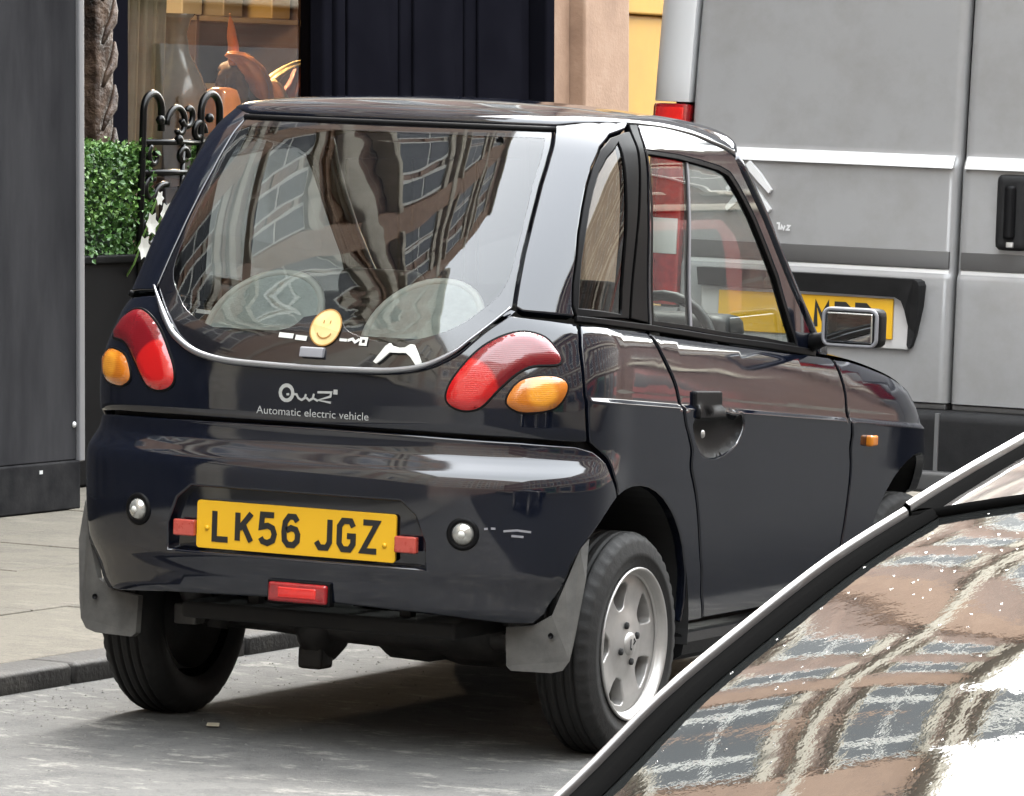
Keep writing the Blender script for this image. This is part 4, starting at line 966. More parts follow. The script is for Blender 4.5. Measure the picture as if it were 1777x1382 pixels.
# doors with pressed creases: an upward ledge at 1.37, a recessed dark rubbing strip, a second ledge below it
def press(x,z):
    e=0
    e-=.016*(1-smooth(1.345,1.385,z)); e-=.010*(1-smooth(1.028,1.052,z)); e+=.004*math.sin((z-.6)*1.6)
    return e
zr=[.672]+[.70+.04*i for i in range(8)]
doors=[]
for (a,b_) in ((-.640,.211),(.223,1.075)):
    V=[];F=[];zs=[.675,.70,.76,.84,.92,1.00,1.028,1.034,1.040,1.046,1.054,1.062,1.10,1.115,1.18,1.25,1.31,1.345,1.352,1.36,1.367,1.375,1.385,1.395,1.45,1.6,1.75,1.9,2.05,2.2,2.35,2.5]
    xs_=[a,a+.006,a+.016,a+.03]+[a+.03+(b_-a-.06)*i/8 for i in range(1,8)]+[b_-.03,b_-.016,b_-.006,b_]
    for z in zs:
        for i,x in enumerate(xs_):
            d=min(x-a,b_-x); e=press(x,z)+(.012*(1-min(1,d/.016))**2); V.append(vx(x,e,z))
    n=len(xs_)
    for j in range(len(zs)-1):
        for i in range(n-1): F.append((j*n+i,j*n+i+1,(j+1)*n+i+1,(j+1)*n+i))
    # return flanges
    b0=len(V)
    for j in range(len(zs)): p=V[j*n]; q=V[j*n+n-1]; V+=[(p[0],p[1]+.03,p[2]),(q[0],q[1]+.03,q[2])]
    for j in range(len(zs)-1): F.append((j*n,(j+1)*n,b0+2*j+2,b0+2*j)); F.append((j*n+n-1,b0+2*j+1,b0+2*j+3,(j+1)*n+n-1))
    dd=obj('rear_door',V,F,VAN,van,smooth=True); doors.append(dd)
    vsheet('rubbing_strip',a+.012,b_-.012,1.058,1.108,VDK,dd,y=-.020,th=.02,nz=2,nx=2,bev=.003)
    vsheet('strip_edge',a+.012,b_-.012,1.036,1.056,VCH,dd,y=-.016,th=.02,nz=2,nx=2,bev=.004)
    vsheet('crease_edge',a+.012,b_-.012,1.345,1.381,VCH,dd,y=-.006,th=.02,nz=4,nx=2,bev=.003,fn=lambda x,z:-.020*(1-(z-1.345)/.036)**1.0)  # sky highlight on the upward ledge, put in as a pale strip
    V=[vx(a+.004,-.008,.665),vx(b_-.004,-.008,.665)]
    box('door_bottom_rail',(a+.004,-.018,.655),(b_-.004,.02,.672),VDK,dd,bev=.004)
vb=box('body',(XL+.06,.035,.50),(XR-.06,5.2,2.52),VAN,van,bev=.08,seg=4,fn=lambda c:vx(c[0],c[1]-(.10*((c[2]-.9)/1.7)**2 if c[2]>.9 and c[1]>1 else 0),c[2]))
box('gap_liner',(XL+.08,.012,.60),(XR-.08,.034,2.45),SEAL,van,bev=0,fn=lambda c:vx(*c))
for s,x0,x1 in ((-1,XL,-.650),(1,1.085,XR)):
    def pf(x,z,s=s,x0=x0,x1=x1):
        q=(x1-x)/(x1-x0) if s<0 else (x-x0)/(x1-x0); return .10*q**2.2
    o=vsheet('corner_post',x0,x1,1.505,2.50,mat('van_post_sky_sheen',(.52,.525,.53),.3,coat=.6),van,y=-.006,th=.05,nz=12,nx=8,bev=.004,fn=pf)  # paler than the doors: sky reflection on the curved post painted into its colour
    vsheet('corner_post',x0,x1,.62,.905,VAN,van,y=-.006,th=.05,nz=6,nx=8,bev=.004,fn=pf)
    tl=vsheet('tail_lamp',x0,x1,.910,1.500,RED,van,y=-.012,th=.05,nz=12,nx=8,bev=.01,fn=pf)
    vsheet('reversing_lens',x0+.008,x1-.008,1.06,1.165,VLW,tl,y=-.0155,th=.02,nz=3,nx=8,bev=.004,fn=pf)
    vsheet('brake_lens',x0+.02,x1-.012,1.36,1.49,BRED,tl,y=-.0145,th=.02,nz=3,nx=8,bev=.004,fn=pf)
# bumper and step
bp_=box('rear_bumper',(XL-.01,-.10,.44),(XR+.01,.10,.655),VPL,van,bev=.03,seg=3)
box('bumper_step',(XC-.55,-.135,.425),(XC+.55,-.06,.486),VDK,bp_,bev=.012); box('step_seam',(XC-.006,-.106,.486),(XC+.006,-.09,.650),mat('seam_grey',(.11,.11,.11),.5),bp_,bev=0)
# plate housing: hood with a sloping right cheek, white backing, yellow plate
HZ=[(-.56,1.030),(.118,1.026),(.130,1.020),(.135,1.008),(.131,.950),(.116,.870),(.104,.832),(.096,.826),(.091,.836),(.093,.890),(.088,.935),(.076,.962),(.056,.972),(-.56,.978)]
k=len(HZ)
obj('plate_hood',[(x,-.080 if z>1.0 else (-.066 if z>.93 else -.046),z) for x,z in HZ]+[(x,-.010,z) for x,z in HZ],[tuple(range(k)),tuple(range(2*k-1,k-1,-1))]+[(i,k+i,k+(i+1)%k,(i+1)%k) for i in range(k)],VPL,doors[0])
box('plate_backing',(-.56,-.040,.822),(.092,-.024,.976),mat('van_white_plastic',(.44,.43,.425),.45),doors[0],bev=.004)
vp=box('number_plate',(-.500,-.050,.849),(.046,-.0405,.966),YEL,doors[0],bev=.002,seg=1)
platetext('2 MRP',-.291,-.0505,.909,.082,vp,INK,cw=.037,step=.064,space=.040)
# handle and emblem
hd=box('door_handle',(.342,-.038,1.120),(.438,-.006,1.335),VPL,doors[1],bev=.022,seg=3); box('handle_lever',(.370,-.052,1.150),(.404,-.030,1.305),SEAL,hd,bev=.012,seg=2); box('lock_barrel',(.380,-.0455,1.128),(.402,-.036,1.144),SILVER,hd,bev=.003)
CHR=mat('chrome_badge',(.66,.66,.66),.25,metal=.1)
for i,zc in enumerate((1.297,1.241)):
    w=.072;t=.024
    pr=[(-w,-.046),(-w*.5,.000),(0,.036),(w*.5,.000),(w,-.046),(w*.90,-.056),(w*.42,-.024),(0,.006),(-w*.42,-.024),(-w*.90,-.056)]
    xx=-.430; V=[(xx+x,-.016-.010,zc+z+.01) for x,z in pr]+[(xx+x,-.010,zc+z+.01) for x,z in pr]; k=len(pr)
    obj('chevron_emblem',V,[(0,1,8,9),(1,2,7,8),(2,3,6,7),(3,4,5,6)]+[(i_,k+i_,k+(i_+1)%k,(i_+1)%k) for i_ in range(k)],CHR,doors[0])
V,F=ribbons([[(-.338,1.166),(-.330,1.166),(-.330,1.148)],[(-.324,1.148),(-.322,1.160),(-.316,1.148),(-.312,1.160)],[(-.306,1.160),(-.296,1.160),(-.306,1.148),(-.296,1.148)]],.0055,lambda x,z,k:(x,-.0205-.0003*k,z)); obj('badge_lettering',V,F,CHR,doors[0])
def vwheel(x,y):
    w=bpy.data.objects.new('wheel',None); COL.objects.link(w); w.parent=van; w.location=(x,y,.345)
    lathe('tyre',[(.20,-.10),(.24,-.108),(.30,-.11),(.335,-.10),(.345,-.08),(.345,.08),(.335,.10),(.30,.11),(.24,.108),(.20,.10)],TYRE,w,seg=48); lathe('rim',[(0,.06),(.08,.07),(.15,.04),(.20,.085),(.21,.10),(.21,-.1),(0,-.1)],SILVER,w,seg=36)
for x in (XL+.16,XR-.16):
    for y in (1.0,4.4): vwheel(x,y)
# ------------------------------------------------------------------ wet dark car parked in front of the camera: only its rear glass edge and roof corner reach into the picture
NP=noise_mat('silver_wet_paint',[(.3,(.050,.046,.045)),(.7,(.075,.070,.068))],scale=4,rough=(.25,.33),metal=.2,coat=1,bump=.02,bscale=60)
def wet_glass():
    m=mat('wet_rear_glass',(.010,.011,.011),.03,coat=1,ior=2.1); nt=m.node_tree; b=nt.nodes['Principled BSDF']; L=nt.links.new
    tc=_n(nt,'ShaderNodeTexCoord'); b.inputs['Coat IOR'].default_value=1.8
    n1=_n(nt,'ShaderNodeTexNoise',Scale=70,Detail=3,Roughness=.6); L(tc.outputs['Object'],n1.inputs['Vector'])
    bp=_n(nt,'ShaderNodeBump',Strength=.028,Distance=.003); L(n1.outputs['Fac'],bp.inputs['Height']); L(bp.outputs[0],b.inputs['Normal']); L(bp.outputs[0],b.inputs['Coat Normal'])
    return m
WET=wet_glass(); RUB=mat('dull_rubber',(.004,.004,.004),.6,spec=0)
nc=thing('wet_car','rain beaded silver saloon whose dark rear glass and roof corner slope across the street','car',(4.92,-7.5,0))
# local frame: x across (car centre 0), y along, z up.  Left glass edge runs P1 -> P2.
HW=.594
ROWS=[ # y, half width, edge z, crown, bow back, part
 (.0,HW,1.236,.062,.06),(-.10,.615,1.203,.070,.075),(-.20,.640,1.158,.078,.09),(-.30,.665,1.109,.084,.10),(-.39,.692,1.050,.088,.11),(-.50,.720,.992,.09,.115),(-.58,.738,.955,.085,.115)]
def row(y,hw,ze,cr,bow,n=28,q0=-1,q1=1):
    o=[]
    for i in range(n+1):
        q=q0+(q1-q0)*i/n; o.append((hw*q,y-bow*(1-q*q)+0,ze+cr*(1-abs(q)**2.4)))
    return o
def grid(name,rows,m,par):
    n=len(rows[0]);V=[p for r in rows for p in r];F=[]
    for j in range(len(rows)-1):
        for i in range(n-1): F.append((j*n+i,(j+1)*n+i,(j+1)*n+i+1,j*n+i+1))
    return obj(name,V,F,m,par,smooth=True)
def interp(t):
    k=min(len(ROWS)-2,int(t)); f=t-k; p0=ROWS[max(0,k-1)];p1=ROWS[k];p2=ROWS[k+1];p3=ROWS[min(len(ROWS)-1,k+2)]
    return tuple(.5*(2*b+(c-a)*f+(2*a-5*b+4*c-d)*f*f+(3*b-a-3*c+d)*f**3) for a,b,c,d in zip(p0,p1,p2,p3))
TT=[i*.25 for i in range(25)]
gq=.964
rw_=grid('rear_window',[row(*interp(t),q0=-gq,q1=gq) for t in TT],WET,nc)
for s in (-1,1):
    e=[];e2=[];e3=[]
    for t in TT:
        y,hw,ze,cr,bo=interp(t)
        for lst,q,dz in ((e,gq-.004,.003),(e2,1.0,.001),):
            lst.append((s*hw*q,y-bo*(1-q*q),ze+cr*(1-q**2.4)+dz))
    # black seal along the glass, body-coloured pillar outside it
    rows=[]
    for (x0,y0,z0),(x1,y1,z1) in zip(e,e2):
        rows.append([(x0,y0,z0-.002),(x0+(x1-x0)*.25,y0,z0+.004),(x0+(x1-x0)*.75,y1,z1+.006),(x1+s*.005,y1,z1+.003)] )
    grid('window_seal',rows if s<0 else [r[::-1] for r in rows],RUB,rw_)
    rows=[]
    for x1,y1,z1 in e2: rows.append([(x1+s*.003,y1,z1-.003),(x1+s*.004,y1,z1+.0075),(x1+s*.008,y1,z1+.0105),(x1+s*.013,y1+.003,z1+.005),(x1+s*.018,y1+.006,z1-.020),(x1+s*.024,y1+.01,z1-.045),(x1+s*.05,y1+.02,z1-.10)])
    grid('rear_pillar',rows if s>0 else [r[::-1] for r in rows],NP,nc)
# roof, running forward from the glass
RR=[]
for y,hw,ze,cr,bo in [(.004,HW,1.2405,.062,.06),(.05,.590,1.252,.064,.055),(.12,.584,1.268,.068,.045),(.24,.578,1.291,.072,.03),(.5,.575,1.318,.075,.01),(.8,.573,1.326,.075,0),(1.1,.570,1.315,.07,-.02),(1.35,.562,1.285,.062,-.05)]:
    r=row(y,hw,ze,cr,bo,n=30); e0=r[0];e1=r[-1]
    RR.append([(e0[0]-.05,e0[1],e0[2]-.10),(e0[0]-.024,e0[1],e0[2]-.045),(e0[0]-.018,e0[1],e0[2]-.020),(e0[0]-.010,e0[1],e0[2]-.004)]+r+[(e1[0]+.010,e1[1],e1[2]-.004),(e1[0]+.018,e1[1],e1[2]-.020),(e1[0]+.024,e1[1],e1[2]-.045),(e1[0]+.05,e1[1],e1[2]-.10)])
grid('roof',RR[::-1],NP,nc)
tube('glass_seal',[(x,y+.004,z+.001) for x,y,z in row(0,HW,1.238,.062,.06,n=30)],.0055,RUB,rw_,sides=6)
# lower body, boot, screen and wheels
def sec(y,hw,zt,ze):   # half sections from boot/bonnet height down to the sill
    return [(0,y,zt),(hw*.5,y,zt-.006),(hw*.80,y,zt-.02),(hw*.93,y,zt-.05),(hw*.985,y,zt-.11),(hw,y,zt-.22),(hw*1.005,y,zt-.34),(hw*.98,y,ze+.12),(hw*.93,y,ze)]
ST=[(-1.36,.70,.62,.34),(-1.34,.78,.80,.27),(-1.27,.83,.885,.24),(-1.0,.86,.935,.22),(-.6,.88,.962,.20),(0,.89,.965,.19),(.8,.89,.955,.18),(1.7,.88,.945,.18),(2.2,.87,.90,.18),(2.7,.84,.82,.19),(3.02,.74,.70,.24),(3.12,.5,.55,.3)]
rows=[]
for a in ST:
    h=sec(*a); rows.append([(-x,y,z) for x,y,z in h[::-1]]+h[1:])
grid('body',[r[::-1] for r in rows],NP,nc)
for s in (-1,1):
    a0=[(-.58,.80,.955),(0,.645,1.14),(.3,.63,1.19),(.8,.63,1.225),(1.3,.62,1.19),(1.9,.80,.945)]
    V=[];F=[]
    up_=[(-.25,.70,1.02),(.0,.650,1.125),(.3,.632,1.185),(.8,.626,1.215),(1.3,.618,1.175),(1.62,.70,1.04)]
    for x in up_: V.append((s*x[1],x[0],x[2])); V.append((s*(.845 if True else 0),x[0],.925))
    for i in range(len(up_)-1): F.append((2*i,2*i+1,2*i+3,2*i+2) if s<0 else (2*i,2*i+2,2*i+3,2*i+1))
    obj('side_window',V,F,FRIT,nc)
    for y in (-.75,2.15):
        w=bpy.data.objects.new('wheel',None); COL.objects.link(w); w.parent=nc; w.location=(s*.79,y,.31); w.rotation_euler=(0,0,0 if s>0 else math.pi)
        lathe('tyre',[(.20,-.095),(.25,-.10),(.29,-.095),(.31,-.075),(.31,.075),(.29,.095),(.25,.10),(.20,.095)],TYRE,w,seg=48); lathe('rim',[(0,.07),(.05,.075),(.17,.06),(.20,.092),(.205,.098),(.205,-.09),(0,-.09)],SILVER,w,seg=36)
    tlp=box('tail_lamp',(s*.62-.13,-1.352,.66),(s*.62+.13,-1.24,.78),RED,nc,bev=.02,seg=2)
V=[];F=[]
for j in range(7):
    t=j/6; y=1.35+.62*t; hw=.555+.17*t; z=1.285-.33*t
    for i in range(15): q=-1+2*i/14; V.append((hw*q,y+(.08+.12*t)*(1-q*q),z+.06*(1-q*q)))
for j in range(6):
    for i in range(14): F.append((j*15+i,j*15+i+1,(j+1)*15+i+1,(j+1)*15+i))
obj('windscreen',V,F,FRIT,nc,smooth=True)

# rain beads standing on the glass
rng=random.Random(8); V=[];F=[]
for _ in range(320):
    t=rng.uniform(0,5.2); q=rng.uniform(-.955,.35) if rng.random()<.9 else rng.uniform(.35,.95)
    def gp(t,q):
        y,hw,ze,cr,bo=interp(t); return Vector((hw*q,y-bo*(1-q*q),ze+cr*(1-abs(q)**2.4)))
    p=gp(t,q); u=(gp(t+.05,q)-p).normalized(); w=(gp(t,q+.02)-p).normalized(); nn=w.cross(u); nn=nn if nn.z>0 else -nn
    r=rng.choice((.0008,.0010,.0012,.0015)); st=rng.uniform(1,1.7); b=len(V); h=r*.22
    for rr,hh in ((1.0,-.0002),(.72,h*.7),(.35,h*.95)):
        for k in range(8):
            an=k*math.pi/4; V.append(p+u*(rr*r*st*math.cos(an))+w*(rr*r*math.sin(an))+nn*hh)
    V.append(p+nn*h)
    for j in (0,8):
        for k in range(8): F.append((b+j+k,b+j+(k+1)%8,b+j+8+(k+1)%8,b+j+8+k))
    for k in range(8): F.append((b+16+k,b+16+(k+1)%8,b+24))
rb=obj('rain_beads',V,F,glass('rain_bead',(.86,.87,.86),ior=1.33),rw_,smooth=True); rb['kind']='stuff'
# the bright rail and dark gutter go on along the roof edge
for s in (-1,1):
    rail=[];gut=[]
    for r in RR:
        x,y,z=r[4] if s<0 else r[-5]
        rail.append([(x+s*.003,y,z-.003),(x+s*.004,y,z+.0075),(x+s*.008,y,z+.0105),(x+s*.013,y,z+.005),(x+s*.018,y,z-.020)])
        gut.append([(x-s*.020,y,z+.003),(x-s*.014,y,z+.0075),(x-s*.004,y,z+.0065),(x+s*.005,y,z+.003)])
    grid('roof_rail',rail if s<0 else [q[::-1] for q in rail],NP,nc); grid('roof_gutter',gut if s<0 else [q[::-1] for q in gut],RUB,nc)
# ------------------------------------------------------------------ things on the pavement and in the shop window
LEAF=noise_mat('box_leaf',[(.3,(.022,.062,.012)),(.5,(.045,.12,.022)),(.7,(.10,.20,.045))],scale=26,rough=(.4,.55))
LEAF2=noise_mat('young_leaf',[(.3,(.09,.19,.035)),(.7,(.16,.29,.07))],scale=26,rough=(.4,.55))
PLB=noise_mat('planter_black',[(.3,(.003,.003,.0034)),(.7,(.006,.006,.0064))],scale=6,rough=(.5,.6))
PLB.node_tree.nodes['Principled BSDF'].inputs['Specular IOR Level'].default_value=.05
def leaves(name,lo,hi,n,m,par,rng,size=.022,shell=.05):
    V=[];F=[]
    for _ in range(n):
        p=[rng.uniform(lo[i],hi[i]) for i in range(3)]
        ax=rng.choice((0,0,1,1,2)); side=rng.choice((0,1)); d=abs(rng.gauss(0,shell*.5)); 
        if ax==2: side=1
        p[ax]=(lo[ax]+d) if side==0 else (hi[ax]-d)
        p=Vector(p)+Vector((rng.gauss(0,.008),rng.gauss(0,.008),rng.gauss(0,.008)))
        t=Vector((rng.gauss(0,1),rng.gauss(0,1),rng.gauss(.3,1))).normalized(); nn=Vector((rng.gauss(0,1),rng.gauss(0,1),rng.gauss(.5,1))); s=t.cross(nn).normalized(); nn=s.cross(t)
        L_=size*rng.uniform(.7,1.35); w=L_*.42; b=len(V)
        V+=[p,p+t*L_*.45+s*w+nn*.003,p+t*L_+nn*-.004,p+t*L_*.45-s*w+nn*.003]; F.append((b,b+1,b+2,b+3))
    o=obj(name,V,F,m,par); return o
def planter(label,x0,x1,y0,y1,flowers,seed):
    t=thing('hedge_planter',label,'planter',((x0+x1)/2,(y0+y1)/2,.05)); cx,cy=(x0+x1)/2,(y0+y1)/2
    hx,hy=(x1-x0)/2,(y1-y0)/2
    box('tub',(-hx,-hy,0),(hx,hy,.80),PLB,t,bev=.012); box('tub_rim',(-hx-.012,-hy-.012,.79),(hx+.012,hy+.012,.822),PLB,t,bev=.008)
    rng=random.Random(seed)
    box('hedge_core',(-hx+.05,-hy+.05,.80),(hx-.05,hy-.05,1.14),mat('hedge_dark',(.008,.02,.006),.9),t,bev=.03)
    o=leaves('foliage',(-hx,-hy,.81),(hx,hy,1.20),8500,LEAF,t,rng,size=.021,shell=.06); o['kind']='stuff'
    o=leaves('young_foliage',(-hx-.005,-hy-.005,.95),(hx+.005,hy+.005,1.212),2600,LEAF2,t,rng,size=.018,shell=.025); o['kind']='stuff'
    return t
FLW=mat('white_petal',(.40,.395,.36),.6)
planter('clipped green box hedge in a black tub beside the carved column',-4.30,-3.90,4.95,5.60,True,3)
planter('second clipped box hedge in a black tub, beyond the iron scroll stand',-4.02,-3.72,6.10,6.60,False,5)
def bloom(loc,s,label):
    t=thing('white_flower',label,'flower',loc,group='white flowers by the hedge tub'); rng=random.Random(int(loc[1]*100))
    V=[];F=[]
    for k in range(6):
        a=k*1.047; r=Vector((.35,math.cos(a),math.sin(a))).normalized(); q=r.cross(Vector((1,0,0))).normalized(); b=len(V)
        V+=[Vector((.01,0,0)),r*s*.55+q*s*.32+Vector((s*.12,0,0)),r*s+Vector((s*.02,0,0)),r*s*.55-q*s*.32+Vector((s*.12,0,0))]; F.append((b,b+1,b+2,b+3))
    obj('petals',V,F,FLW,t); tube('stem',[(0,0,0),(-.03,.01,-.06),(-.10,.02,-.16)],.004,LEAF2,t,sides=5)
for i,(y,z,s) in enumerate(((5.60,.985,.034),(5.55,.90,.036),(5.70,1.02,.034),(5.64,.905,.030),(5.72,.94,.030),(5.66,1.075,.022))): bloom((-3.84,y-.12,z),s*1.45,['lowest white trumpet flower below the hedge tub corner','white trumpet flower tucked against the clipped hedge','tall white trumpet flower above the others','small white trumpet flower near the black tub rim','white trumpet flower close to the iron stand foot','topmost small white bud between hedge and iron stand'][i])
# wrought iron scroll stand
IRON=mat('black_iron',(.003,.003,.003),.3,spec=.2,coat=.12)
st=thing('iron_scroll_stand','black wrought iron stand with hoops and scrolls in front of the shop window','stand',(-3.9,5.80,.05))
def ir(name,pts,r=.011): return tube(name,pts,r,IRON,st,sides=8)
def hoop(yc,z0,zc,r): return [(0,yc-r,z0)]+[(0,yc-r*math.cos(R(a)),zc+r*math.sin(R(a))) for a in range(0,181,15)]+[(0,yc+r,zc-.07)]
def spiral(yc,zc,r0,r1,turn,ph): return [(0,yc+(r0+(r1-r0)*t/30)*math.cos(ph+turn*t/30),zc+(r0+(r1-r0)*t/30)*math.sin(ph+turn*t/30)) for t in range(31)]
ir('hoop',hoop(-.21,0,1.335,.065),.014); ir('hoop',hoop(.215,.75,1.335,.070),.014)
ir('upright',[(0,.285,0),(0,.285,1.34)],.013); ir('crossbar',[(0,-.275,1.225),(0,.29,1.225)],.011); ir('crossbar',[(0,-.275,1.115),(0,.29,1.115)],.012); ir('crossbar',[(0,-.275,.30),(0,.29,.30)],.012)
ir('upright',[(0,0.02,.30),(0,.02,1.225)],.009)
for yc,zc,r,tn,ph in ((-.02,1.285,.085,-5.2,3.1),(.13,1.26,.05,5.5,0),(-.12,.985,.092,5.8,1.2),(.13,.985,.088,-5.8,1.9),(.00,.86,.05,6,2.5),(-.10,.70,.09,5.6,2),(.13,.70,.09,-5.6,1),(.02,1.17,.042,5,0),(-.19,1.175,.045,5.2,2.2),(.20,1.17,.045,-5.2,.6),(-.21,1.05,.05,5.4,1.0),(.21,1.06,.05,-5.4,2.0),(.06,1.06,.05,5.6,3.0),(-.03,.93,.045,-5.5,.5),(-.20,.90,.06,5.3,2.4),(.21,.90,.06,-5.3,.8),(.05,1.33,.055,5.0,3.6)):
    ir('scroll',spiral(yc,zc,r,r*.22,tn,ph),.012)
for yc,zc in ((-.17,1.305),(.19,1.315),(-.03,1.235)): 
    lathe('ball_finial',[(0,-.018),(.012,-.014),(.018,0),(.012,.014),(0,.018)],IRON,st,seg=12,axis='z').location=(0.01,yc,zc)
# display things inside the window, on a plinth
DW=mat('display_wood',(.09,.05,.03),.45)
dp=thing('display_plinth','dark wooden display plinth inside the shop window','plinth',(-5.25,8.7,.44)); box('top',(-.35,-1.2,.62),(.35,1.5,.66),DW,dp,bev=.01); box('base',(-.30,-1.15,0),(.30,1.45,.62),DW,dp,bev=.008)
VG=noise_mat('grey_green_glaze',[(.3,(.12,.12,.10)),(.7,(.20,.20,.165))],scale=5,rough=(.15,.25),coat=.6)
v=lathe('tall_vase',[(0,0),(.13,0),(.155,.05),(.165,.2),(.15,.36),(.105,.46),(.06,.54),(.045,.62),(.06,.68),(.075,.70),(.05,.70)],VG,None,seg=36,axis='z'); v.location=(-5.05,7.76,1.06); tag(v,'tall grey green glazed vase in the shop window','vase')
CUR=noise_mat('cream_curtain',[(.3,(.20,.19,.13)),(.7,(.30,.285,.20))],scale=4,rough=(.7,.9))
V=[];F=[]
for i in range(41):
    for z in (.45,2.65): V.append((-5.02+.035*math.sin(i*1.3)+.01*math.sin(i*3.1),7.22+.36*i/40,z))
for i in range(40): F.append((2*i,2*i+2,2*i+3,2*i+1))
cu=obj('curtain',V,F,CUR,None,smooth=True); tag(cu,'cream curtain hanging at the edge of the shop window','curtain')
ORG=noise_mat('copper_orange',[(.3,(.55,.16,.03)),(.7,(.85,.32,.07))],scale=6,rough=(.25,.4),coat=.4)
GLD=noise_mat('gold_cloth',[(.3,(.45,.30,.10)),(.7,(.75,.55,.25))],scale=10,rough=(.35,.5))
# a draped copper figure with outstretched arms
fig=thing('copper_figure','glowing copper orange draped figure with outstretched arms in the shop window','sculpture',(-5.05,8.40,1.0))
box('foot_block',(-.10,-.14,0),(.10,.14,.05),DW,fig,bev=.01)
def drape(name,pts,rad,m,par,folds=7,amp=.25,sides=28,flat=.7,seed=0):
    rng=random.Random(seed); v,f=tube_data(pts,1.0,sides=sides,flat=flat); n=len(pts); V=[]
    for i in range(n):
        c=Vector(pts[i]); ph=rng.uniform(-.4,.4)+i*.35
        for k in range(sides):
            an=2*math.pi*k/sides; d=v[i*sides+k]-c; V.append(c+d*rad[i]*(1+amp*math.sin(folds*an+ph)+.10*rng.uniform(-1,1)))
    return obj(name,V,f,m,par,smooth=True)
DKB=noise_mat('dark_bronze',[(.3,(.05,.025,.012)),(.7,(.14,.07,.03))],scale=14,rough=(.35,.5))
drape('body',cat_rom([(0,.02,.05),(0,.03,.18),(0,-.0,.32),(0,-.06,.43),(0,-.13,.52),(0,-.16,.56)],k=4),[.05+.05*math.sin(i/20*2.6) for i in range(21)],DKB,fig,seed=1)
drape('sash',cat_rom([(.05,-.30,.60),(.07,-.22,.585),(.08,-.13,.53),(.08,-.05,.45),(.07,.0,.36)],k=4),[.012+.040*math.sin(i/16*2.9) for i in range(17)],ORG,fig,folds=4,seed=2)
drape('head_plume',cat_rom([(0,-.15,.56),(0,-.16,.64),(0,-.185,.72),(0,-.20,.77)],k=4),[.026+.014*math.sin(i/12*3.1)-.0026*i for i in range(13)],ORG,fig,folds=3,amp=.15,seed=3)
drape('arm',cat_rom([(0,.00,.42),(.05,.08,.50),(.07,.17,.55),(.07,.28,.575),(.06,.37,.58)],k=4),[.034-.0013*i for i in range(17)],GLD,fig,folds=4,amp=.2,seed=4)
drape('drape',cat_rom([(.06,.05,.50),(.08,.09,.42),(.07,.11,.30),(.05,.13,.18)],k=4),[.030+.030*math.sin(i/12*3) for i in range(13)],GLD,fig,folds=5,seed=5)
drape('drape',cat_rom([(.06,.30,.56),(.06,.28,.48),(.05,.24,.40),(.05,.22,.30)],k=4),[.014+.034*math.sin(i/12*3) for i in range(13)],mat('rose_cloth',(.36,.13,.09),.6),fig,folds=5,seed=6)
drape('drape',cat_rom([(.09,-.02,.38),(.10,.04,.31),(.09,.05,.24)],k=4),[.012+.045*math.sin(i/8*3) for i in range(9)],ORG,fig,folds=4,seed=7)
lan=thing('orange_lantern','small orange paper lantern on a bracket behind the iron stand','lantern',(-4.75,7.62,1.27)); box('shade',(-.07,-.13,0),(.07,.13,.20),ORG,lan,bev=.03,fn=lambda c:(c[0]*(1-(c[2])*2.0),c[1]*(1-c[2]*2.4),c[2])); tube('stand_rod',[(0,0,0),(0,0,-.82)],.010,DW,lan)
bw=lathe('red_ball_ornament',[(0,-.045),(.025,-.038),(.042,-.015),(.045,0),(.042,.015),(.025,.038),(0,.045)],mat('coral_glaze',(.70,.16,.14),.3,coat=.5),None,seg=20,axis='z'); bw.location=(-5.1,8.70,1.45); tag(bw,'coral red ball ornament standing beside the copper figure','ornament')
tube('ball_stem',[(0,0,-.04),(0,0,-.35)],.008,DW,bw)
sh=thing('wall_shelves','warm lit wooden shelves with gilt boxes along the back of the shop','shelves',(-6.9,11.0,.45))
for k in range(6): box('shelf',(-.25,-3.0,.35+.32*k),(.12,2.0,.375+.32*k),mat('pale_oak',(.40,.30,.17),.5),sh,bev=.004)
for y in (-3.0,-2.0,-1.0,0,1.0,2.0): box('shelf_end',(-.25,y-.015,0),(.12,y+.015,2.2),DW,sh,bev=.003)
rng=random.Random(11)
cols=[((.50,.34,.12),'gilt'),((.33,.05,.05),'dark red'),((.30,.24,.15),'tan'),((.10,.07,.05),'brown'),((.55,.48,.34),'cream')]
SEEN=set(); spots=[(k,j) for k in (3,4) for j in range(10)]
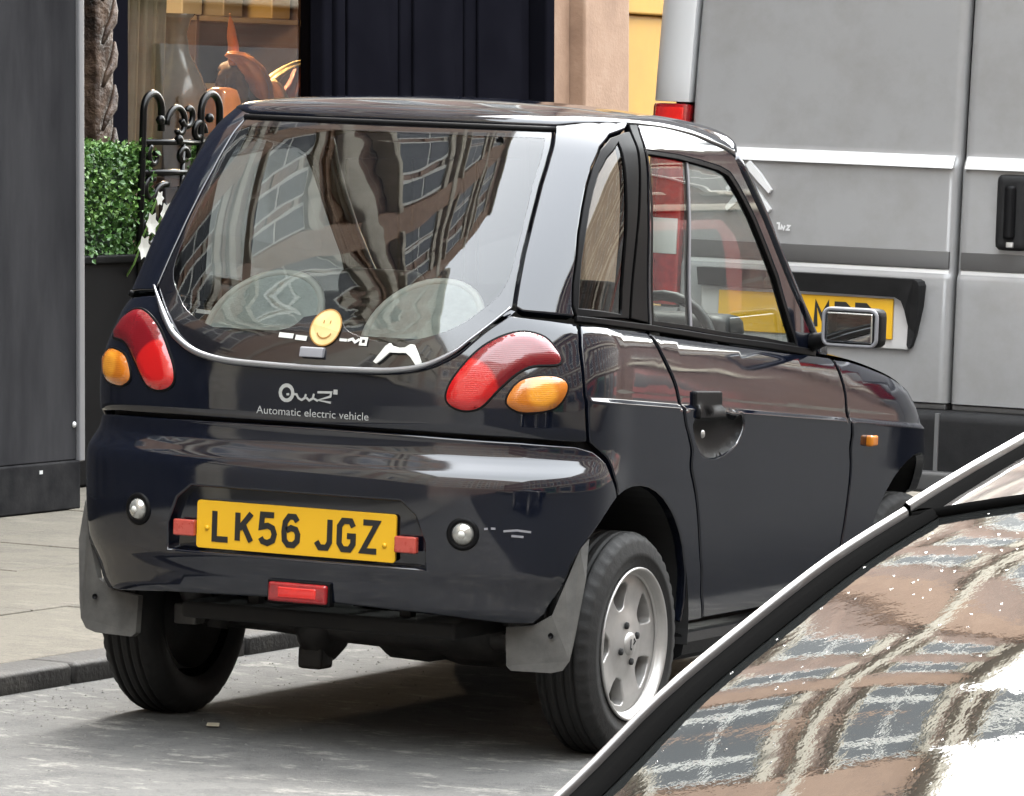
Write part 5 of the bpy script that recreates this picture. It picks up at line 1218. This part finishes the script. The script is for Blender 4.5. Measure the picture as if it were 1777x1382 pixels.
for k,j in spots:
    c,nm=cols[(j*3+k*2)%5]; y=8.15+j*.46+rng.uniform(-.05,.05); seen=(k,nm) in SEEN; SEEN.add((k,nm)); h=rng.uniform(.12,.25); w=rng.uniform(.09,.12) if seen else rng.uniform(.16,.20)
    o=box('gift_box',(-.10,-w,0),(.08,w,h),mat('box_'+nm.replace(' ','_'),c,.45),None,bev=.008); o.location=(-6.85,y,.45+.376+.32*k)
    tag(o,'%s %s gift box on the %s shop shelf'%('narrow' if seen else 'wide',nm,'upper' if k==4 else 'middle'),'box','gift boxes on the shop shelves')
# the shop's ceiling lamp
la=thing('ceiling_lamp','round warm ceiling lamp above the shop display','lamp',(-5.6,8.6,2.62)); lathe('shade',[(0,0),(.16,0),(.18,.03),(.10,.06),(0,.07)],mat('lamp_glow',(.9,.8,.6),.5,emis=(1,.78,.5),es=6),la,seg=24,axis='z')
pl_=bpy.data.lights.new('shop_light','POINT'); pl_.energy=24; pl_.color=(1,.74,.46); pl_.shadow_soft_size=.15; po=bpy.data.objects.new('shop_light',pl_); COL.objects.link(po); po.location=(0,0,-.12); po.parent=la

PAP=mat('scrap_paper',(.30,.27,.20),.8)
for loc,rz,lab in (((-.33,-.24,.004),.4,'scrap of pale paper lying on the bay behind the left rear tyre'),):
    t=box('paper_scrap',(-.015,-.009,0),(.015,.009,.003),PAP,None,bev=.001,seg=1,fn=lambda c:(c[0],c[1],c[2]+.3*abs(c[0])*(c[1]>0))); t.location=loc; t.rotation_euler=(0,0,rz); tag(t,lab,'litter')
rng=random.Random(21); GR=noise_mat('grit_stone',[(.3,(.05,.05,.048)),(.7,(.14,.135,.12))],scale=40,rough=(.8,.9)); V=[];F=[]
for _ in range(1400):                                   # loose grit, thicker towards the kerb
    x=KX+abs(rng.gauss(0,.28)) if rng.random()<.6 else rng.uniform(KX,1.2); y=rng.uniform(-2.4,4); r=rng.uniform(.0015,.005); b=len(V)
    for k in range(5): V.append((x+r*math.cos(k*1.257+x)*rng.uniform(.7,1.2),y+r*math.sin(k*1.257+x)*rng.uniform(.7,1.2),.0002))
    V.append((x,y,r*.8)); F+=[(b+k,b+(k+1)%5,b+5) for k in range(5)]
g=obj('grit',V,F,GR,None); g['kind']='stuff'; g['label']='loose grit scattered over the parking bay along the kerb'; g['category']='grit'
